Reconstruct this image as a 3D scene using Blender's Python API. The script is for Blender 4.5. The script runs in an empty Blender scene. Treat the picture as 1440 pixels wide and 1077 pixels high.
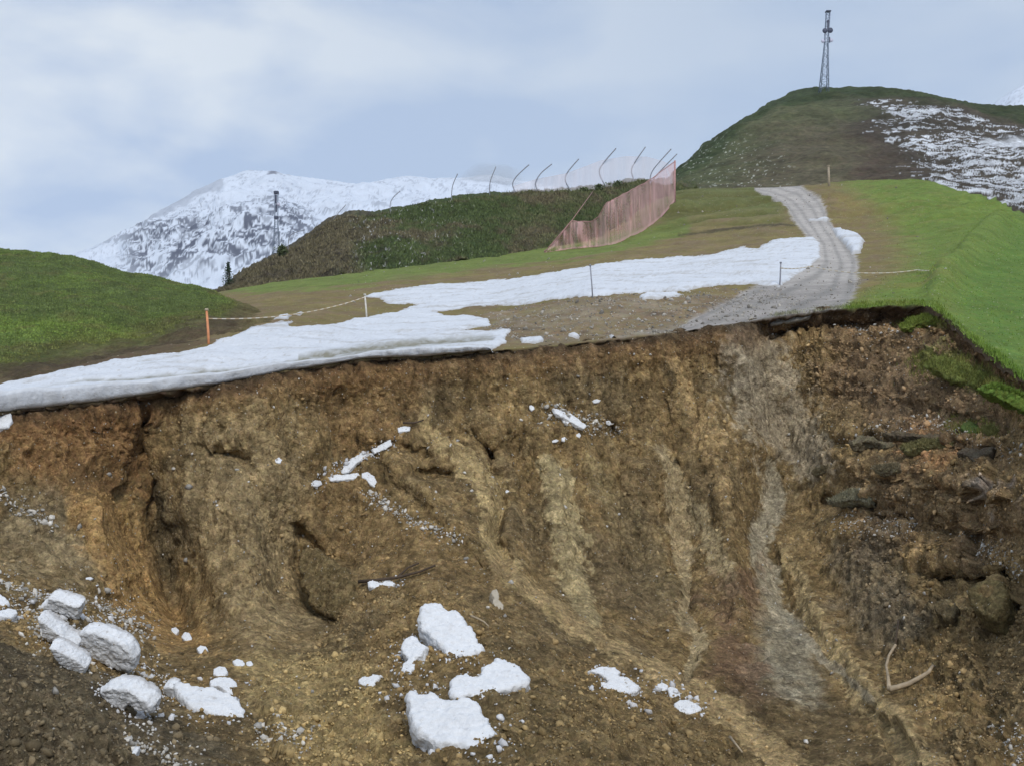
import bpy, math, random
import numpy as np
from mathutils import Vector
random.seed(7); rng = np.random.default_rng(7)
C = bpy.context.scene
COL = C.collection

# ------------------------------------------------------------------ camera, sky, sun
FPX, HOR, CX = 1544.0, 600.0, 720.0           # focal length in photo pixels, horizon row, centre column
cam_d = bpy.data.cameras.new('camera'); cam = bpy.data.objects.new('camera', cam_d); COL.objects.link(cam)
cam_d.sensor_width = 36; cam_d.lens = 36*FPX/1440
cam.rotation_euler = (math.radians(90), 0, 0)
cam_d.shift_y = (HOR-538.5)/1440
cam_d.clip_start = 0.5; cam_d.clip_end = 20000
C.camera = cam
SUN_EL, SUN_AZ = 42, 164                       # degrees; azimuth measured clockwise from +Y
w = bpy.data.worlds.new('World'); C.world = w; w.use_nodes = True
nt = w.node_tree; N = nt.nodes; L = nt.links; N.clear()
def nn(nodes, t, **k):
    n = nodes.new(t)
    for a, b in k.items(): setattr(n, a, b)
    return n
sky = nn(N, 'ShaderNodeTexSky', sky_type='NISHITA', sun_disc=False)
sky.sun_elevation = math.radians(SUN_EL); sky.sun_rotation = math.radians(SUN_AZ); sky.air_density = 1.0; sky.dust_density = 2.0
tc = nn(N, 'ShaderNodeTexCoord'); mp = nn(N, 'ShaderNodeMapping'); mp.inputs['Scale'].default_value = (1.0, 1.0, 2.2)
L.new(tc.outputs['Generated'], mp.inputs['Vector'])
n1 = nn(N, 'ShaderNodeTexNoise'); n1.inputs['Scale'].default_value = 4.6; n1.inputs['Detail'].default_value = 8; n1.inputs['Roughness'].default_value = .5; n1.inputs['Distortion'].default_value = .25
mp.inputs['Location'].default_value = (1.3, .2, .55)
L.new(mp.outputs[0], n1.inputs['Vector'])
cr = nn(N, 'ShaderNodeValToRGB'); L.new(n1.outputs['Fac'], cr.inputs[0])
e = cr.color_ramp.elements; e[0].position = .38; e[0].color = (3.9, 4.9, 6.7, 1); e[1].position = .58; e[1].color = (7.0, 7.5, 8.0, 1)
# the clouds lie thinner and bluer on the right (+X), whiter and thicker on the left
sx = nn(N, 'ShaderNodeSeparateXYZ'); L.new(tc.outputs['Generated'], sx.inputs[0])
mr = nn(N, 'ShaderNodeMapRange'); mr.inputs['From Min'].default_value = -.3; mr.inputs['From Max'].default_value = .16; mr.inputs['To Min'].default_value = 0; mr.inputs['To Max'].default_value = .72
L.new(sx.outputs['X'], mr.inputs['Value'])
mxa = nn(N, 'ShaderNodeMix', data_type='RGBA'); L.new(mr.outputs[0], mxa.inputs[0]); L.new(cr.outputs[0], mxa.inputs[6]); mxa.inputs[7].default_value = (4.1, 5.05, 6.5, 1)
mz = nn(N, 'ShaderNodeMapRange'); mz.inputs['From Min'].default_value = 0.02; mz.inputs['From Max'].default_value = .36; mz.inputs['To Min'].default_value = 1.16; mz.inputs['To Max'].default_value = .92
L.new(sx.outputs['Z'], mz.inputs['Value'])
vm = nn(N, 'ShaderNodeVectorMath', operation='SCALE'); L.new(mxa.outputs[2], vm.inputs[0]); L.new(mz.outputs[0], vm.inputs['Scale'])
mx = nn(N, 'ShaderNodeMix', data_type='RGBA'); mx.inputs[0].default_value = .93
L.new(sky.outputs[0], mx.inputs[6]); L.new(vm.outputs[0], mx.inputs[7])
bg = nn(N, 'ShaderNodeBackground'); bg.inputs['Strength'].default_value = .1
L.new(mx.outputs[2], bg.inputs[0])
wo = nn(N, 'ShaderNodeOutputWorld'); L.new(bg.outputs[0], wo.inputs[0])
sd = bpy.data.lights.new('sun', 'SUN'); sun = bpy.data.objects.new('sun', sd); COL.objects.link(sun)
sd.energy = 1.5; sd.angle = math.radians(16); sd.color = (1, .95, .88)
az, el = math.radians(SUN_AZ), math.radians(SUN_EL)
sdir = Vector((math.sin(az)*math.cos(el), math.cos(az)*math.cos(el), math.sin(el)))
sun.rotation_euler = sdir.to_track_quat('Z', 'Y').to_euler()
C.view_settings.view_transform = 'Standard'; C.view_settings.look = 'None'; C.view_settings.exposure = .42; C.view_settings.gamma = 1
C.cycles.max_bounces = 5; C.cycles.diffuse_bounces = 3; C.cycles.volume_bounces = 0; C.cycles.transparent_max_bounces = 16

# ------------------------------------------------------------------ numpy noise
_P = rng.permutation(256); _P = np.concatenate([_P, _P, _P])
_G = rng.normal(size=(256, 3)); _G /= np.linalg.norm(_G, axis=1)[:, None]
def perlin(p):
    i = np.floor(p).astype(np.int64); f = p-i; u = f*f*f*(f*(f*6-15)+10); i &= 255
    r = 0
    for a in (0, 1):
        wa = u[:, 0] if a else 1-u[:, 0]
        for b in (0, 1):
            wb = u[:, 1] if b else 1-u[:, 1]
            for c in (0, 1):
                wc = u[:, 2] if c else 1-u[:, 2]
                h = _P[_P[_P[(i[:, 0]+a) & 255]+((i[:, 1]+b) & 255)]+((i[:, 2]+c) & 255)]
                g = _G[h]
                r = r+wa*wb*wc*(g[:, 0]*(f[:, 0]-a)+g[:, 1]*(f[:, 1]-b)+g[:, 2]*(f[:, 2]-c))
    return r*1.6
def fbm(P, scale, octv=4, rough=.5, off=0., ridged=False):
    sh = P.shape[:-1]; p = P.reshape(-1, 3)*np.asarray(scale)+off
    r = np.zeros(len(p)); a = 1.; t = 0.
    for k in range(octv):
        n = perlin(p*2**k+k*17.3)
        if ridged: n = 1-2*np.abs(n)
        r += a*n; t += a; a *= rough
    return (r/t).reshape(sh)
def noise1(x, seed=0., octv=3):
    x = np.asarray(x, float)
    return fbm(np.stack([x, x*0+seed*3.7+.5, x*0+.3], -1), 1, octv)
def sstep(a, b, x):
    t = np.clip((x-a)/(b-a), 0, 1); return t*t*(3-2*t)

# ------------------------------------------------------------------ projection helpers
def W(px, py, d):
    px, py, d = np.broadcast_arrays(np.asarray(px, float), np.asarray(py, float), np.asarray(d, float))
    return np.stack([(px-CX)/FPX*d, d, (HOR-py)/FPX*d], -1)
def proj(P):
    return CX+P[..., 0]/P[..., 1]*FPX, HOR-P[..., 2]/P[..., 1]*FPX
def gsmooth(a, s):
    if s <= 0: return a
    k = np.arange(-int(3*s), int(3*s)+1); g = np.exp(-k*k/(2*s*s)); g /= g.sum()
    return np.convolve(np.pad(a, len(k)//2, mode='edge'), g, 'valid')
def loft(pxs, rows, subs, smooth=4):
    R = []
    for kn in rows:
        kn = np.array(kn, float)
        py = gsmooth(np.interp(pxs, kn[:, 0], kn[:, 1]), smooth); di = gsmooth(np.interp(pxs, kn[:, 0], 1/kn[:, 2]), smooth)
        R.append(W(pxs, py, 1/di))
    R = [2*R[0]-R[1]]+R+[2*R[-1]-R[-2]]
    out = []
    for k in range(1, len(R)-2):
        a, b, c, d = R[k-1], R[k], R[k+1], R[k+2]; n = subs[k-1]
        la = np.linalg.norm(b-a, axis=-1, keepdims=True); lb = np.linalg.norm(c-b, axis=-1, keepdims=True); lc = np.linalg.norm(d-c, axis=-1, keepdims=True)
        m1 = .5*((b-a)/la+(c-b)/lb)*lb; m2 = .5*((c-b)/lb+(d-c)/lc)*lb
        for t in np.arange(n)/n:
            t2, t3 = t*t, t*t*t
            out.append((2*t3-3*t2+1)*b+(t3-2*t2+t)*m1+(-2*t3+3*t2)*c+(t3-t2)*m2)
    out.append(R[-2])
    return np.array(out)
def normals(P):
    du = np.gradient(P, axis=1); dv = np.gradient(P, axis=0)
    n = np.cross(du, dv); n /= np.linalg.norm(n, axis=-1, keepdims=True)+1e-9
    return n
_pc = {}
def hit(P, px, py, frm='front'):
    """point of a terrain grid seen at (px, py): walk the grid column from the front"""
    if id(P) not in _pc: _pc[id(P)] = (P, *proj(P))
    _, X, Y = _pc[id(P)]
    c = int(np.argmin(np.abs(X[P.shape[0]//2]-px)))
    best = None
    cand = []
    for cc in range(max(0, c-12), min(P.shape[1]-1, c+13)):
        yy = Y[:, cc]-py
        s = np.where((yy[:-1] > 0) != (yy[1:] > 0))[0]
        if len(s):
            k = s[0]; t = yy[k]/(yy[k]-yy[k+1]); q = P[k, cc]*(1-t)+P[k+1, cc]*t
            cand.append((abs(proj(q)[0]-px), cc, k, q))
    if cand:
        best = min(cand, key=lambda z: z[0])
        return best[3], best[2], best[1]
    k = int(np.argmin(np.abs(Y[:, c]-py))); return P[k, c], k, c

# ------------------------------------------------------------------ mesh helpers
def grid_mesh(name, P, mat, col=None, keep=None, parent=None, attrs=None):
    nr, nc = P.shape[:2]
    idx = np.arange(nr*nc).reshape(nr, nc)
    q = np.stack([idx[:-1, :-1], idx[:-1, 1:], idx[1:, 1:], idx[1:, :-1]], -1).reshape(-1, 4)
    if keep is not None:
        kf = keep[:-1, :-1] | keep[1:, :-1] | keep[:-1, 1:] | keep[1:, 1:]
        q = q[kf.reshape(-1)]
        used = np.unique(q); remap = np.full(nr*nc, -1); remap[used] = np.arange(len(used)); q = remap[q]
    else: used = np.arange(nr*nc)
    V = P.reshape(-1, 3)[used]
    me = bpy.data.meshes.new(name)
    me.vertices.add(len(V)); me.vertices.foreach_set('co', V.astype(np.float32).ravel())
    me.loops.add(q.size); me.loops.foreach_set('vertex_index', q.astype(np.int32).ravel())
    me.polygons.add(len(q)); me.polygons.foreach_set('loop_start', (np.arange(len(q))*4).astype(np.int32))
    me.update(calc_edges=True); me.validate()
    me.polygons.foreach_set('use_smooth', np.ones(len(me.polygons), bool))
    if col is not None:
        ca = me.color_attributes.new('Col', 'FLOAT_COLOR', 'POINT')
        c4 = np.ones((len(V), 4), np.float32); c4[:, :3] = col.reshape(-1, 3)[used]; ca.data.foreach_set('color', c4.ravel())
    if attrs:
        for k, a in attrs.items():
            at = me.attributes.new(k, 'FLOAT', 'POINT'); at.data.foreach_set('value', a.reshape(-1)[used].astype(np.float32))
    me.materials.append(mat)
    o = bpy.data.objects.new(name, me); COL.objects.link(o)
    if parent: o.parent = parent
    return o
def raw_mesh(name, V, F, mat, parent=None, smooth=True, col=None, loc=None):
    me = bpy.data.meshes.new(name); me.from_pydata([tuple(v) for v in V], [], [tuple(f) for f in F]); me.update()
    if smooth: me.polygons.foreach_set('use_smooth', np.ones(len(me.polygons), bool))
    if col is not None:
        ca = me.color_attributes.new('Col', 'FLOAT_COLOR', 'POINT'); c4 = np.ones((len(V), 4), np.float32); c4[:, :3] = col; ca.data.foreach_set('color', c4.ravel())
    me.materials.append(mat)
    o = bpy.data.objects.new(name, me); COL.objects.link(o)
    if loc is not None: o.location = loc
    if parent: o.parent = parent
    return o
def tri_mesh(name, V, F, mat, col=None):
    me = bpy.data.meshes.new(name); k = F.shape[1]
    me.vertices.add(len(V)); me.vertices.foreach_set('co', V.astype(np.float32).ravel())
    me.loops.add(F.size); me.loops.foreach_set('vertex_index', F.astype(np.int32).ravel())
    me.polygons.add(len(F)); me.polygons.foreach_set('loop_start', (np.arange(len(F))*k).astype(np.int32))
    me.update(calc_edges=True); me.validate()
    if col is not None:
        ca = me.color_attributes.new('Col', 'FLOAT_COLOR', 'POINT'); c4 = np.ones((len(V), 4), np.float32); c4[:, :3] = col; ca.data.foreach_set('color', c4.ravel())
    me.materials.append(mat)
    o = bpy.data.objects.new(name, me); COL.objects.link(o); return o
def tube(pts, rad, seg=6):
    pts = [Vector(p) for p in pts]; V = []; F = []
    rad = [rad]*len(pts) if not hasattr(rad, '__len__') else rad
    for i, p in enumerate(pts):
        t = (pts[min(i+1, len(pts)-1)]-pts[max(i-1, 0)]).normalized()
        a = t.orthogonal().normalized() if i == 0 else (a-t*a.dot(t)).normalized()
        b = t.cross(a)
        for k in range(seg):
            an = 2*math.pi*k/seg; V.append(p+(a*math.cos(an)+b*math.sin(an))*rad[i])
    for i in range(len(pts)-1):
        for k in range(seg):
            F.append((i*seg+k, i*seg+(k+1) % seg, (i+1)*seg+(k+1) % seg, (i+1)*seg+k))
    F.append(tuple(range(seg))[::-1]); F.append(tuple((len(pts)-1)*seg+k for k in range(seg)))
    return V, F
class MB:
    def __init__(s): s.V = []; s.F = []
    def add(s, vf):
        n = len(s.V); s.V += [Vector(v) for v in vf[0]]; s.F += [tuple(n+i for i in f) for f in vf[1]]
    def tube(s, pts, r, seg=6): s.add(tube(pts, r, seg))
    def box(s, c, h):
        n = len(s.V)
        for x in (-1, 1):
            for y in (-1, 1):
                for z in (-1, 1): s.V.append(Vector((c[0]+x*h[0], c[1]+y*h[1], c[2]+z*h[2])))
        for f in ((0, 1, 3, 2), (4, 6, 7, 5), (0, 4, 5, 1), (2, 3, 7, 6), (0, 2, 6, 4), (1, 5, 7, 3)): s.F.append(tuple(n+i for i in f))
    def build(s, name, mat, parent=None, smooth=False): return raw_mesh(name, s.V, s.F, mat, parent, smooth)
def tag(o, label=None, cat=None, group=None, kind=None):
    for k, v in (('label', label), ('category', cat), ('group', group), ('kind', kind)):
        if v: o[k] = v
    return o
def empty(name, loc):
    o = bpy.data.objects.new(name, None); COL.objects.link(o); o.location = loc; o.empty_display_size = .2; return o

# ------------------------------------------------------------------ materials
def mat_new(name, rough=.9, spec=.2):
    m = bpy.data.materials.new(name); m.use_nodes = True; n = m.node_tree.nodes; b = n['Principled BSDF']
    b.inputs['Roughness'].default_value = rough; b.inputs['Specular IOR Level'].default_value = spec
    return m, n, m.node_tree.links, b
def plain(name, c, rough=.7, spec=.3, metal=0, var=.25, scale=6):
    m, n, l, b = mat_new(name, rough, spec); b.inputs['Metallic'].default_value = metal
    t = nn(n, 'ShaderNodeTexCoord'); q = nn(n, 'ShaderNodeTexNoise'); q.inputs['Scale'].default_value = scale; q.inputs['Detail'].default_value = 5
    l.new(t.outputs['Object'], q.inputs['Vector'])
    r = nn(n, 'ShaderNodeValToRGB'); l.new(q.outputs['Fac'], r.inputs[0])
    r.color_ramp.elements[0].position = .3; r.color_ramp.elements[1].position = .7
    r.color_ramp.elements[0].color = tuple(x*(1-var) for x in c)+(1,); r.color_ramp.elements[1].color = tuple(min(1, x*(1+var)) for x in c)+(1,)
    l.new(r.outputs[0], b.inputs['Base Color']); return m
def earth(name, scales, contrast=.5, bump=.3, bscale=None, stretch=(1, 1, 1), stones=None, rough=.95, stone_col=(.42, .38, .31), hue=.0, bdist=.1, cells=(), camt=.25):
    """vertex colour x multi-scale noise, optional scattered stones, bump"""
    m, n, l, b = mat_new(name, rough, .12)
    at = nn(n, 'ShaderNodeAttribute', attribute_name='Col')
    tc = nn(n, 'ShaderNodeTexCoord'); mp = nn(n, 'ShaderNodeMapping'); mp.inputs['Scale'].default_value = stretch; l.new(tc.outputs['Object'], mp.inputs['Vector'])
    cur = at.outputs['Color']; hs = []
    for k, s in enumerate(scales):
        q = nn(n, 'ShaderNodeTexNoise'); q.inputs['Scale'].default_value = s; q.inputs['Detail'].default_value = 5; q.inputs['Roughness'].default_value = .65
        l.new(mp.outputs[0], q.inputs['Vector'])
        r = nn(n, 'ShaderNodeMapRange'); r.inputs['From Min'].default_value = .28; r.inputs['From Max'].default_value = .72
        r.inputs['To Min'].default_value = 1-contrast; r.inputs['To Max'].default_value = 1+contrast; l.new(q.outputs['Fac'], r.inputs['Value'])
        v = nn(n, 'ShaderNodeVectorMath', operation='SCALE'); l.new(cur, v.inputs[0]); l.new(r.outputs[0], v.inputs['Scale']); cur = v.outputs[0]; hs.append(q)
    if hue:
        q = nn(n, 'ShaderNodeTexNoise'); q.inputs['Scale'].default_value = scales[-1]*.45; q.inputs['Detail'].default_value = 3; l.new(mp.outputs[0], q.inputs['Vector'])
        h = nn(n, 'ShaderNodeHueSaturation'); r = nn(n, 'ShaderNodeMapRange'); r.inputs['From Min'].default_value = .3; r.inputs['From Max'].default_value = .7
        r.inputs['To Min'].default_value = .5-hue; r.inputs['To Max'].default_value = .5+hue; l.new(q.outputs['Fac'], r.inputs['Value']); l.new(r.outputs[0], h.inputs['Hue']); l.new(cur, h.inputs['Color']); cur = h.outputs[0]
    chs = []
    for cs_ in cells:
        dn = nn(n, 'ShaderNodeTexNoise'); dn.inputs['Scale'].default_value = cs_*.8; dn.inputs['Detail'].default_value = 3; l.new(tc.outputs['Object'], dn.inputs['Vector'])
        dv = nn(n, 'ShaderNodeVectorMath', operation='MULTIPLY_ADD'); l.new(dn.outputs['Color'], dv.inputs[0]); dv.inputs[1].default_value = (1.3/cs_,)*3; l.new(mp.outputs[0], dv.inputs[2])
        v = nn(n, 'ShaderNodeTexVoronoi'); v.inputs['Scale'].default_value = cs_; l.new(dv.outputs[0], v.inputs['Vector'])
        a = nn(n, 'ShaderNodeSeparateColor'); l.new(v.outputs['Color'], a.inputs[0])
        q = nn(n, 'ShaderNodeMapRange'); q.inputs['To Min'].default_value = 1-camt; q.inputs['To Max'].default_value = 1+camt; l.new(a.outputs[0], q.inputs['Value'])
        x = nn(n, 'ShaderNodeVectorMath', operation='SCALE'); l.new(cur, x.inputs[0]); l.new(q.outputs[0], x.inputs['Scale']); cur = x.outputs[0]; chs.append((v, cs_))
    if stones:
        for (s, thr, amt) in stones:
            v = nn(n, 'ShaderNodeTexVoronoi'); v.inputs['Scale'].default_value = s; l.new(tc.outputs['Object'], v.inputs['Vector'])
            a = nn(n, 'ShaderNodeSeparateColor'); l.new(v.outputs['Color'], a.inputs[0])
            g1 = nn(n, 'ShaderNodeMath', operation='LESS_THAN'); l.new(v.outputs['Distance'], g1.inputs[0]); g1.inputs[1].default_value = thr
            g2 = nn(n, 'ShaderNodeMath', operation='LESS_THAN'); l.new(a.outputs[0], g2.inputs[0]); g2.inputs[1].default_value = amt
            g = nn(n, 'ShaderNodeMath', operation='MULTIPLY'); l.new(g1.outputs[0], g.inputs[0]); l.new(g2.outputs[0], g.inputs[1])
            x = nn(n, 'ShaderNodeMix', data_type='RGBA'); l.new(g.outputs[0], x.inputs[0]); l.new(cur, x.inputs[6]); x.inputs[7].default_value = stone_col+(1,); cur = x.outputs[2]
    l.new(cur, b.inputs['Base Color'])
    if bump:
        q = nn(n, 'ShaderNodeTexNoise'); q.inputs['Scale'].default_value = bscale or scales[-1]; q.inputs['Detail'].default_value = 7; q.inputs['Roughness'].default_value = .7; l.new(mp.outputs[0], q.inputs['Vector'])
        bp = nn(n, 'ShaderNodeBump'); bp.inputs['Strength'].default_value = bump; bp.inputs['Distance'].default_value = bdist; hcur = q.outputs['Fac']
        for v, cs_ in chs:
            mm = nn(n, 'ShaderNodeMath', operation='MULTIPLY_ADD'); l.new(v.outputs['Distance'], mm.inputs[0]); mm.inputs[1].default_value = -1.6/cs_; l.new(hcur, mm.inputs[2]); hcur = mm.outputs[0]
        l.new(hcur, bp.inputs['Height']); l.new(bp.outputs[0], b.inputs['Normal'])
    return m
M_soil = earth('raw_soil', (1.3, 5, 14), .36, 1.0, 6, (1, 1, .8), [(9, .26, .03), (17, .3, .05)], hue=.008, bdist=.3, stone_col=(.46, .4, .3), cells=(3.2, 9), camt=.22)
M_ground = earth('piste_ground', (.35, 1.1, 7), .17, .6, 9, (1, 1, 1), [(9, .3, .03)], hue=.02, bdist=.06)
M_grass = earth('mountain_grass', (.5, 2.4, 9), .3, .9, 5, (1, 1, 1), None, hue=.018, bdist=.2)
M_hill = earth('hill_turf', (.05, .3, .9), .3, .9, .6, (1, 1, 2), None, hue=.02, bdist=1.5)
M_bank = earth('bank_turf', (.25, 1.2, 3.2), .33, 1., 1.6, (1, 1, 1.3), None, hue=.02, bdist=.6)
M_mount = earth('snowy_mountain', (.01, .05), .06, .6, .02, (1, 1, 1), None, bdist=12)
M_snow = earth('snow', (.8, 5), .06, .7, 6, (1, 1, 1), [(7, .16, .04)], rough=.6, stone_col=(.35, .33, .3), bdist=.1)
M_stone = earth('stone', (3, 12), .2, .5, 12, bdist=.04)
M_turf = earth('torn_turf', (3, 14), .4, 1, 9, bdist=.1, hue=.02)
M_steel = plain('galvanised_steel', (.26, .31, .4), .5, .4, .3, .15, 2)
M_dark = plain('dark_antenna', (.06, .07, .11), .5)
M_white = plain('white_dish', (.5, .5, .62), .4)
M_post = plain('grey_post', (.24, .25, .29), .6)
M_orange = plain('orange_paint', (.6, .25, .12), .6, var=.2)
M_wood = plain('weathered_wood', (.36, .3, .22), .8, var=.3, scale=9)
M_pale = plain('pale_bamboo', (.55, .53, .48), .8)
M_bark = plain('dark_bark', (.07, .05, .035), .9)
M_leaf = plain('needles', (.05, .08, .03), .8, var=.5, scale=4)

# ------------------------------------------------------------------ 1 piste (plateau) ground
def K(rows_text): return rows_text
kx = [-300, 0, 150, 290, 400, 515, 600, 700, 830, 960, 1085, 1150, 1210, 1300, 1320, 1340, 1395, 1440, 1700]
def R(py, d): return list(zip(kx, py, d))
edge_py = [612, 577, 562, 542, 521, 504, 501, 492, 481, 465, 446, 437, 432, 428, 434, 455, 500, 533, 700]
edge_d = [29, 34, 36, 38, 39.5, 41, 42, 42.5, 43.5, 45.5, 48, 48, 47, 45, 44, 42, 37, 33.5, 22]
PX = np.arange(-300, 1701, 2.0)
rows = [R(edge_py, edge_d),
 R([560, 540, 512, 483, 458, 446, 440, 437, 419, 408, 400, 396, 390, 382, 384, 390, 415, 455, 560], [39, 40, 42.5, 44.5, 50, 58, 60, 58, 54.5, 57, 60, 60, 61, 62, 60, 58, 52, 45, 32]),
 R([525, 505, 480, 455, 430, 415, 402, 394, 372, 361, 338, 332, 330, 324, 322, 320, 325, 360, 480], [52, 56, 58, 60, 68, 75, 80, 83, 85, 88, 93, 95, 96, 93, 91, 90, 82, 68, 45]),
 R([490, 480, 455, 428, 407, 391, 378, 366, 350, 312, 293, 285, 282, 280, 284, 288, 303, 322, 430], [75, 80, 82, 85, 92, 98, 103, 107, 109, 118, 125, 125, 125, 118, 116, 113, 104, 90, 60]),
 R([480, 470, 445, 415, 396, 380, 367, 357, 330, 266, 264, 260, 254, 253, 258, 266, 284, 303, 400], [100, 105, 108, 110, 115, 122, 128, 131, 137, 146, 150, 150, 145, 132, 129, 126, 115, 104, 75]),
 R([500, 495, 470, 445, 430, 415, 400, 390, 350, 285, 285, 282, 280, 282, 288, 296, 316, 336, 450], [140, 150, 150, 150, 155, 160, 170, 175, 180, 185, 190, 190, 185, 172, 168, 165, 150, 140, 110])]
pl = loft(PX, rows, (90, 80, 50, 40, 10), 5)
PXg = np.broadcast_to(PX, pl.shape[:2])
# ragged broken edge
rag = noise1(PX/38, 1, 4)*.5+noise1(PX/9, 2, 3)*(.16+.3*sstep(1080, 1180, PX))
fall = np.exp(-np.arange(pl.shape[0])/10.)[:, None]
pl[..., 1] += rag[None, :]*fall; pl[..., 0] += (rag*.2)[None, :]*fall
Nn = normals(pl)
spx, spy = proj(pl)                             # the image place of each ground point, used for the soil maps below
def inpoly(X, Y, poly):
    r = np.zeros(X.shape, bool); n = len(poly)
    for i in range(n):
        x0, y0 = poly[i]; x1, y1 = poly[(i+1) % n]
        if y0 == y1: continue
        c = ((y0 > Y) != (y1 > Y)) & (X < (x1-x0)*(Y-y0)/(y1-y0)+x0); r ^= c
    return r
def dseg(X, Y, pts, closed=False, ky=1.):
    d = np.full(X.shape, 1e9); n = len(pts)
    for i in range(n if closed else n-1):
        ax, ay = pts[i][:2]; bx, by = pts[(i+1) % n][:2]; ay *= ky; by *= ky
        vx, vy = bx-ax, by-ay; t = np.clip(((X-ax)*vx+(Y*ky-ay)*vy)/(vx*vx+vy*vy+1e-9), 0, 1)
        d = np.minimum(d, np.hypot(X-ax-t*vx, Y*ky-ay-t*vy))
    return d
def sdf(X, Y, poly, ky=2.2):
    d = dseg(X, Y, poly, True, ky); return np.where(inpoly(X, Y, poly), d, -d)
nz1 = fbm(pl, .35, 4, off=3); nz2 = fbm(pl, 1.3, 4, off=9); nz3 = fbm(pl, (.12, .3, .3), 3, off=31)
road_c = [(1066, 265), (1092, 268), (1118, 278), (1136, 297), (1149, 318), (1165, 342), (1173, 372), (1160, 396), (1100, 428), (1030, 450), (960, 466)]
road_w = [5, 13, 19, 24, 20, 21, 34, 46, 42, 28, 10]
def along(X, Y, pts, ws, ky=1.):
    """signed closeness to a polyline of varying half width: >0 inside"""
    best = np.full(X.shape, -1e9)
    for i in range(len(pts)-1):
        ax, ay = pts[i]; bx, by = pts[i+1]; vx, vy = bx-ax, (by-ay)*ky
        t = np.clip(((X-ax)*vx+(Y-ay)*ky*vy)/(vx*vx+vy*vy), 0, 1)
        d = np.hypot(X-ax-t*vx, (Y-ay)*ky-t*vy); wv = ws[i]+(ws[i+1]-ws[i])*t
        best = np.maximum(best, 1-d/wv)
    return best
road = along(spx, spy, road_c, road_w, 1.)
road_m = sstep(-.12, .12, road+nz2*.22)
lat = np.array
def col(a, b, m): return a*(1-m[..., None])+np.asarray(b)*m[..., None]
GREEN = lat([.135, .19, .045]); GREEN2 = lat([.1, .115, .042]); BROWNG = lat([.19, .155, .065]); BROWN = lat([.19, .14, .085]); GRAVEL = lat([.4, .385, .375])
# brown worn piste everywhere, greener towards the back left and over the right meadow
cc = np.broadcast_to(BROWNG, pl.shape).copy()
gt = sstep(-.1, .35, nz1+nz2*.4+.05)
cc = col(cc, BROWN, gt*.8)
strip = [(250, 402), (400, 400), (500, 392), (640, 372), (760, 358), (830, 350), (900, 334), (960, 318)]
band = dseg(spx, spy, strip, ky=1.)
cc = col(cc, GREEN, sstep(16, 7, band+nz1*8)*(.82+.15*nz2))
up = sstep(330, 300, spy+nz3*25)*(spx > 880)
cc = col(cc, col(np.broadcast_to(lat([.1, .105, .035]), pl.shape), GREEN2*1.2, sstep(-.2, .3, nz3+nz1*.5)), up*sstep(1130, 1080, spx)*.9)
# ragged dark cut above the snow
cc = col(cc, (.06, .05, .03), sstep(2.6, .8, dseg(spx, spy, [(955, 330), (985, 328), (1030, 322), (1075, 318), (1118, 317)])+nz2*2)*.8)
mead = np.interp(spy, [250, 262, 300, 340, 380, 400, 415, 432, 460], [1165, 1180, 1235, 1262, 1262, 1235, 1200, 1130, 1100])
gm = sstep(-25, 45, spx-mead+nz1*55+nz2*12)
cc = col(cc, GREEN*(1+.22*nz2[..., None]), gm)
cc = col(cc, (.1, .17, .038), sstep(0, 60, spx-np.interp(spy, [300, 313, 354, 374, 390, 430, 540], [1410, 1401, 1365, 1351, 1325, 1312, 1400])+nz1*20)*.75)
cc = col(cc, (.2, .17, .065), gm*sstep(-.05, .45, nz1+nz3*.6+nz2*.25)*sstep(1380, 1290, spx)*.45)
# trodden mud near the broken edge in the middle
mud = [(640, 470), (700, 440), (790, 425), (960, 412), (1100, 408), (1130, 430), (960, 470), (760, 490)]
mudm = sstep(-12, 14, sdf(spx, spy, mud, 1.4)+nz1*18)
cc = col(cc, col(np.broadcast_to(lat([.2, .15, .095]), pl.shape), (.24, .2, .15), sstep(-.1, .35, nz2+nz3*.6)), mudm*.75)
cc = col(cc, (.085, .06, .04), sstep(14, 2, np.abs(spy-np.interp(spx, [640, 760, 900, 1000], [478, 470, 455, 440])+nz1*14))*sstep(.0, .4, nz2+nz3)*.7*(spx > 700)*(spx < 1060))
cc = col(cc, GRAVEL*(1+.12*nz2[..., None])*(1-.28*sstep(385, 415, spy))[..., None]*lat([1, .97, .93]), road_m)
gravm = sstep(-8, 10, sdf(spx, spy, [(860, 474), (960, 452), (1060, 425), (1130, 400), (1215, 395), (1150, 432), (1060, 452), (960, 468)], 1.4)+nz2*10)
cc = col(cc, (.25, .23, .2), gravm*.75*(1-road_m))
# two pale wheel ruts on the track
rut = np.abs(np.abs(road-.45)-.25)
cc = col(cc, (.2, .195, .185), road_m*sstep(.16, .02, rut)*.5)
# left foot of the mound: bare dark earth along the snow
cc = col(cc, (.09, .065, .04), sstep(330, 250, spx)*.8)
disp = nz1*.22+nz2*.07+fbm(pl, 4, 2, off=5)*.03+up*nz3*1.3*sstep(262, 285, spy)+mudm*fbm(pl, (.5, 1.6, 1), 3, off=77)*.14
disp = disp*(1-.8*road_m)-road_m*.04
bx_ = spx-np.interp(spy, [300, 313, 354, 374, 390, 430], [1410, 1401, 1365, 1351, 1325, 1312])
disp += np.exp(-(bx_/np.where(bx_ > 0, 30, 16))**2)*1.0*sstep(300, 316, spy)*sstep(440, 385, spy)
disp *= sstep(0, 6, np.arange(pl.shape[0]))[:, None]*.8+.2
pg = pl+Nn*disp[..., None]*np.sign(Nn[..., 2:3]+1e-9)
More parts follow.
